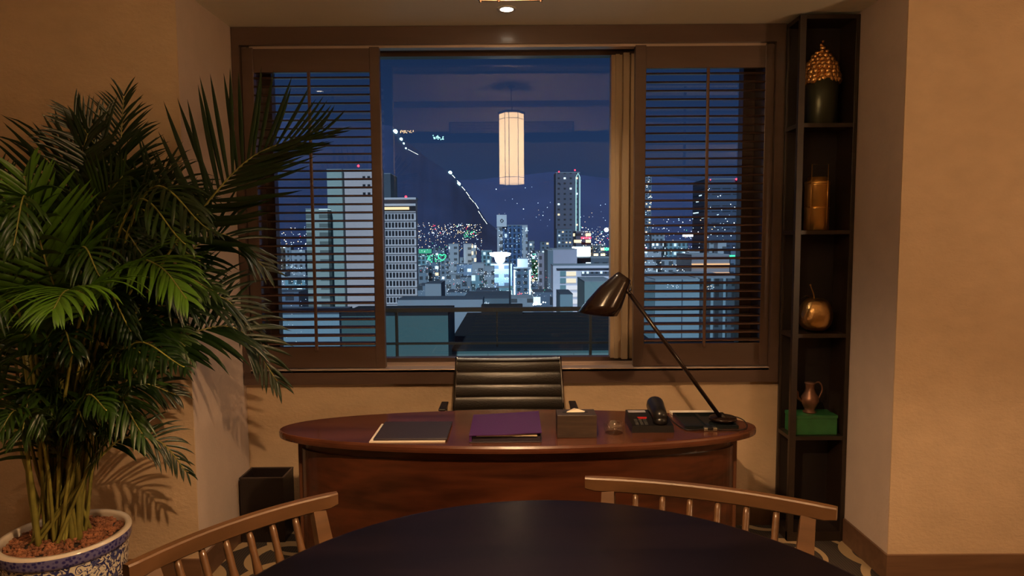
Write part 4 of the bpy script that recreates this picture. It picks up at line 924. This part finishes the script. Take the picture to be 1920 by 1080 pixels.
# right white hotel with lit rooms
wh = facade('white_flats_facade', (.58, .56, .66), (2.6, 2.95), (.85, .42), .0, 1.0)
def hotel(t, h, H, dp, p):
    for r in range(6):
        z = H-(11+r*13.2+8.5)*p
        MB().box(-h+13*p, -h+24*p, -.12, 0, z, z+9.5*p).build('window_bay', plain('bay_glass', (.22, .36, .38)) if r == 0 else MATS['bay_glass'], t)
        MB().box(-h+25*p, -h+(43 if r < 2 else 52)*p, -.12, 0, z+.5*p, z+8.5*p).build('lit_window_band', glow('room_glow', (1, .86, .62), 1.1) if r == 0 else (MATS['room_glow'] if r < 2 else (glow('room_white', (.9, .92, 1), .9) if r == 2 else MATS['room_white'])), t)
        MB().box(-h+53*p, h-3*p, -.12, 0, z+.5*p, z+8*p).build('window_band', facade('band_facade', (.12, .15, .2), (.9, 1.4), (.5, .6), .45, 1.4, warm=.2) if r == 0 else MATS['band_facade'], t)
    MB().box(-h+6*p, h, -.5, 0, H-6*p, H-4.5*p).build('cornice', DARKG, t)
bld('white_flats', 'white apartment building with lit window bands, left of the desk lamp shade', 'building', 1037, 1158, 498, 130, 8, plain('bright_flats', (.78, .74, .82)), extra=hotel)
bld('white_flats_annex', 'pale windowless box rising behind the white apartment building', 'building', 1035, 1082, 468, 150, 16, plain('lilac_render', (.46, .44, .54)), )
bld('dark_side_block', 'tall narrow teal grey block at the left of the white apartment building', 'building', 1027, 1037, 470, 140, 16, plain('teal_grey', (.16, .22, .27)))
bld('small_flats', 'narrow building with lit bays left of the teal grey block', 'building', 1011, 1026, 476, 260, 16, facade('small_flats_facade', (.3, .28, .34), (2.6, 3), (.6, .5), .3, 1.6, warm=.3))
t = thing('rooftop_billboard', 'glaring white rooftop billboard above the white apartment building', 'billboard', atY(1090, 472, 170)); p_ = 170/FPX
MB().box(-17*p_, 17*p_, 0, .6, -9*p_, 9*p_).build('lit_face', glow('billboard_glow', (.88, 1, .97), 5), t); MB().box(-18*p_, 18*p_, .6, 1, -12*p_, 10*p_).build('frame', DARKG, t)
bld('billboard_block', 'dark block carrying the glaring white billboard', 'building', 1072, 1150, 484, 173, 15, facade('billboard_block_facade', (.10, .13, .17), (2.2, 2.5), (.6, .5), .35, 2, warm=.3))
bld('pale_green_box', 'grey green box building partly hidden by the desk lamp shade', 'building', 1096, 1150, 528, 90, 10, plain('grey_green', (.24, .34, .34)))
bld('amber_tier_block', 'distant block with stacked rows of warm lit windows under a red sign', 'building', 1080, 1108, 434, 420, 20, facade('amber_tiers', (.08, .1, .14), (7, 4.2), (.6, .45), .6, 1.8, warm=.8))
t = MB().box(-9*.35, 9*.35, 0, .5, -.6, .6).build('red_neon_sign', gR, None, atY(1099, 446, 415)); tag(t, 'red neon sign on top of the warm lit block', 'sign')
t = MB().box(-5*.35, 5*.35, 0, .5, -.8, .8).build('green_neon_sign', gG, None, atY(1138, 467, 415)); tag(t, 'green neon sign at the right edge beside the mullion', 'sign')
bld('warm_tier_block', 'distant block with two columns of warm lights near the mullion', 'building', 1112, 1136, 460, 420, 20, facade('warm_tiers', (.08, .1, .14), (4.5, 3.6), (.65, .45), .7, 2.2, warm=.7))
lampobj('street_floodlight', 'white floodlight at the right edge of the centre pane', 'lamp', 1137, 431, 500, 4, gW)

# named blocks of the middle distance
FA = [facade('flat_facade_a', (.30, .35, .40), (3.0, 3.1), (.5, .45), .16, 1.5, warm=.3), facade('flat_facade_b', (.20, .26, .32), (2.6, 3.0), (.55, .5), .24, 1.6, warm=.2, off=(7, 0, 3)),
      facade('flat_facade_c', (.12, .17, .24), (3.4, 3.3), (.5, .45), .30, 1.4, warm=.45, off=(3, 0, 9)), facade('flat_facade_d', (.38, .42, .47), (4.0, 3.2), (.45, .4), .08, 1.5, warm=.3, off=(5, 0, 1)),
      facade('amber_facade', (.3, .32, .34), (2.5, 3.4), (.8, .5), .75, 1.7, warm=.9), facade('cyan_facade', (.2, .36, .42), (2.6, 2.6), (.6, .7), .35, 1.1, warm=0)]
MID = [
 (841, 860, 458, 360, 3, 'pale concrete tower with a few lights right of the green signs'), (869, 884, 458, 330, 3, 'pale concrete tower with lit stairwell, left of the floodlit sign'),
 (884.3, 892, 460, 323, 4, 'narrow stairwell of warm lights on the right of the pale concrete tower'), (885, 907, 494, 240, 3, 'pale square block left of the narrow blue white block'),
 (908, 926, 500, 230, 0, 'plain light grey block with vertical edges under the floodlit sign'), (884, 906, 516, 170, 5, 'cyan glazed shop block below the pale square block'),
 (863, 885, 520, 200, 1, 'dark violet grey block left of the cyan shop block'), (834, 866, 516, 210, 0, 'low wide pale block right of the grey lift housing'),
 (856, 886, 496, 300, 2, 'dark block with a steel stair frame below the two concrete towers'), (783, 800, 500, 280, 1, 'low block directly right of the white office tower at street level'),
 (800, 822, 492, 330, 2, 'dark block under the heart shaped green light'), (822, 842, 480, 380, 1, 'blue grey block under the green signs'),
 (783, 812, 478, 420, 5, 'teal lit low block right of the white office tower'), (811, 834, 466, 470, 2, 'dark block beside the green lit facade'),
 (842, 868, 484, 430, 0, 'mid grey block behind the steel stair frame'), (902, 922, 470, 430, 5, 'pale lattice tower left of the floodlit sign'),
 (991, 1002, 452, 470, 1, 'slender block right of the cube sign tower'), (997, 1012, 470, 380, 2, 'dark slender flats with balconies near the green street trees'),
 (1013, 1030, 454, 520, 2, 'dark block below the left foot of the skyscraper'), (1044, 1072, 430, 620, 2, 'dark block at the foot of the outlined skyscraper'),
 (892, 934, 545, 120, 2, 'long low dark roof row before the cyan shop block'), (838, 876, 548, 115, 1, 'low roofs with pale lights right of the grey lift housing'),
 (958, 1000, 560, 100, 0, 'low grey roof block at the foot of the pole'), (1000, 1036, 548, 118, 2, 'rounded dark low block left of the white apartment building'),
 (930, 962, 540, 180, 5, 'blue glazed low block at the foot of the floodlit block'), (783, 797, 536, 110, 1, 'small grey house beside the foot of the white office tower'),
 # through the left shutter
 (505, 520, 452, 420, 4, 'block with a stack of warm lit windows seen through the left shutter'), (523, 545, 462, 430, 1, 'grey flats right of the warm lit stack behind the left shutter'),
 (546, 572, 470, 380, 0, 'pale flats beside the balcony block behind the left shutter'), (486, 506, 478, 360, 2, 'dark flats at the far left behind the left shutter'),
 (500, 534, 512, 240, 3, 'low pale buildings low on the left behind the left shutter'), (534, 572, 520, 200, 5, 'cyan lit low building behind the left shutter rod'), (486, 560, 548, 130, 2, 'dark roofs across the bottom left of the left shutter'),
 # through the right shutter
 (1208, 1222, 330, 700, 2, 'slim dark tower at the left edge of the right shutter'), (1222, 1246, 440, 420, 1, 'blue grey flats low left behind the right shutter'), (1250, 1290, 452, 400, 5, 'blue lit flats left of the tilt rod behind the right shutter'),
 (1209, 1240, 470, 240, 3, 'pale lilac block at the lower left behind the right shutter'), (1240, 1292, 484, 230, 0, 'wide pale block with shop lights behind the right shutter'), (1292, 1312, 468, 260, 3, 'pale block behind the right shutter tilt rod'),
 (1346, 1362, 456, 300, 3, 'pale square rooftop block right of the tilt rod'), (1370, 1420, 470, 260, 2, 'dark flats at the right end behind the right shutter'), (1330, 1352, 452, 310, 0, 'light grey block right of the tilt rod, beside the dark tower'),
]
for x0, x1, yt, Y, mi, lab in MID:
    bld('city_block', lab, 'building', x0, x1, yt, Y, max(6, (x1-x0)*Y/FPX*.8), FA[mi], group='city blocks in the middle distance', roof=DARKG if mi in (1, 2) else None)
bld('dark_twin_tower', 'tall dark tower with faint outlines and a red light right of the tilt rod', 'building', 1322, 1384, 336, 600, 40, facade('twin_tower_facade', (.05, .075, .13), (9.5, 5.2), (.8, .2), .10, 1.3, warm=.2))
lampobj('twin_tower_beacon', 'red light on top of the dark tower behind the right shutter', 'beacon', 1381, 336, 598, 2.0, gR)
lampobj('twin_tower_beacon', 'faint red light on the left corner of the dark tower behind the right shutter', 'beacon', 1332, 337, 598, 1.1, gR)
def amb(t, h, H, dp, p):
    for k in range(2): MB().box(-h, h, -.2, 0, H-(24+k*17)*p, H-(16+k*17)*p).build('lit_window_band', glow('orange_glow', (1, .55, .25), 1.1) if k == 0 else MATS['orange_glow'], t)
bld('orange_band_block', 'building with two broad orange lit window bands behind the right shutter', 'building', 1297, 1368, 478, 150, 14, plain('dusk_render', (.28, .26, .28)), extra=amb)
t = MB().box(-1.0, 1.0, 0, .3, -.5, .5).build('green_shop_sign', gG, None, atY(1371, 482, 170)); tag(t, 'bright green sign right of the orange lit bands', 'sign')
t = MB().box(-1.3, 1.3, 0, .3, -.5, .5).build('white_shop_sign', gW, None, atY(1290, 440, 170)); tag(t, 'bright white sign just left of the tilt rod in the right shutter', 'sign')
def fins(t, h, H, dp, p):
    MB().box(-h+50*p, -h+51.5*p, -.1, 0, 0, H).build('joint', DARKG, t)
bld('pale_blue_block', 'large pale blue panelled block low behind the left half of the right shutter', 'building', 1228.5, 1312, 524, 60, 12, BLUEW, extra=fins)
bld('pale_blue_flank', 'darker teal flank at the left of the large pale blue block', 'building', 1204, 1228, 526, 60, 12, plain('teal_flank', (.10, .17, .19)))
def cols_(t, h, H, dp, p):
    for k in range(3): MB().box(-h+(19+k*23)*p, -h+(24+k*23)*p, -.2, 0, 0, H).build('pilaster', MATS['blue_grey_panel'], t)
bld('pilaster_block', 'dark block with pale vertical pilasters behind the right half of the right shutter', 'building', 1313, 1392, 522, 62, 12, facade('pilaster_facade', (.06, .085, .10), (.8, 1.3), (.5, .6), .05, 1.0, warm=.2), extra=cols_)

# green trees along the lit street, and the uncountable points of light
trm = pm('lit_tree_green', (.05, .16, .07), .9); tb = MB(); random.seed(9)
for k in range(420):
    x = random.uniform(998, 1022); y = 498+(x-998)*.9+random.uniform(-14, 22); p = atY(x, y, 330+random.uniform(-8, 8)); r = random.uniform(.4, .9)
    octa(tb, p, r*.9)
tag(tb.build('street_trees', trm), 'row of green street trees lit by the street lamps', 'trees', kind='stuff')
cl = MB(); mats_ = [gW, gC, gG, gR, gA, gB, glow('soft_white', (.8, .88, 1), 2.2)]
def scatter(n, x0, x1, y0, y1, Y0, Y1, wts, r=(.35, .9), foc=None):
    for k in range(n):
        x = random.uniform(x0, x1); y = random.uniform(y0, y1)
        if foc: y = y0+(y1-y0)*random.random()**foc
        Y = random.uniform(Y0, Y1); octa(cl, atY(x, y, Y), random.uniform(*r)*Y/FPX, random.choices(range(7), wts)[0])
scatter(220, 783, 905, 418, 470, 900, 1400, (2, 2, .5, .08, 5, 0, 2)); scatter(70, 805, 905, 420, 440, 1000, 1400, (2, 0, 0, .2, 6, 0, 1), (.4, 1.1))
scatter(26, 868, 892, 432, 446, 800, 1000, (0, 0, 8, 0, 0, 0, 0), (.5, 1.0)); scatter(60, 783, 842, 462, 500, 395, 425, (2, 2, 2, .2, 1, 0, 2), (.3, .7))
scatter(30, 800, 835, 478, 492, 320, 328, (0, 0, 6, 0, 0, 0, 0), (.5, 1.6)); scatter(200, 786, 880, 492, 552, 100, 112, (1, 2, 0, .2, 1, .3, 3), (.2, .6))
scatter(260, 886, 1034, 505, 560, 108, 116, (2, 3, .6, .2, .6, .3, 4), (.2, .7)); scatter(130, 990, 1026, 470, 545, 300, 320, (3, 2, 2, .2, .3, 0, 3), (.5, 1.4))
scatter(16, 968, 1006, 548, 552, 96, 99, (0, 0, 0, 2, 2, 0, 2), (.4, .9)); scatter(14, 1000, 1024, 566, 572, 94, 98, (4, 0, 0, 0, 0, 0, 0), (.8, 1.8))
scatter(160, 1088, 1145, 425, 480, 350, 410, (2, 2, .4, .5, 3, .6, 2), (.35, .9)); scatter(24, 1000, 1145, 380, 425, 2100, 2500, (1, 0, 0, 0, 1, 0, 2), (.4, .8)); scatter(18, 925, 1035, 345, 430, 2100, 2500, (1, 0, 0, 0, .5, 0, 2), (.4, .9))
scatter(110, 935, 990, 428, 500, 500, 515, (1, 3, 0, 0, 0, 1, 2), (.3, .8))
scatter(170, 482, 575, 425, 500, 350, 1000, (3, 3, 0, .2, 3, .4, 3), (.4, 1.1)); scatter(150, 482, 575, 495, 575, 110, 190, (2, 4, 0, .1, .5, .6, 4), (.3, .9)); scatter(30, 490, 575, 582, 650, 30, 34, (1, 3, 0, 0, .6, 1, 3), (.2, .5))
scatter(170, 1205, 1405, 405, 470, 400, 1200, (3, 3, .3, .3, 2, .5, 3), (.4, 1.1)); scatter(120, 1207, 1300, 462, 520, 140, 220, (2, 4, 0, .1, 1, .6, 4), (.3, .9)); scatter(40, 1205, 1222, 330, 460, 690, 698, (3, 2, 0, 0, 1, 0, 2), (.5, 1.1))
scatter(30, 1325, 1382, 345, 440, 590, 598, (3, 2, 0, 0, 1, 0, 2), (.5, 1.1)); scatter(14, 1322, 1340, 530, 546, 60, 61, (2, 0, 0, 0, 2, 0, 2), (.4, .8)); scatter(12, 1250, 1276, 530, 540, 58, 59, (2, 3, 0, 0, 0, 0, 2), (.4, .8))
o = cl.build('city_lights', mats_); tag(o, 'countless tiny white, amber, green and blue lights scattered over the night city', 'city lights', kind='stuff')
ht = MB()
for k in range(40):
    a = k*2*math.pi/40; p = atY(829+7*abs(math.sin(a))**3*(1 if math.sin(a) > 0 else -1), 482-(5.5*math.cos(a)-2*math.cos(2*a)-1*math.cos(3*a)), 318); octa(ht, p, 1.0*318/FPX)
tag(ht.build('green_heart_light', gG), 'bright green rounded light cluster left of the centre towers', 'lit sign')
t = MB().box(-12*.34, 12*.34, 0, .5, -4*.34, 4*.34).build('green_lit_facade', glow('green_wash', (.05, .5, .28), .9), None, atY(797, 471, 418)); tag(t, 'green lit panel right of the white office tower', 'lit sign')
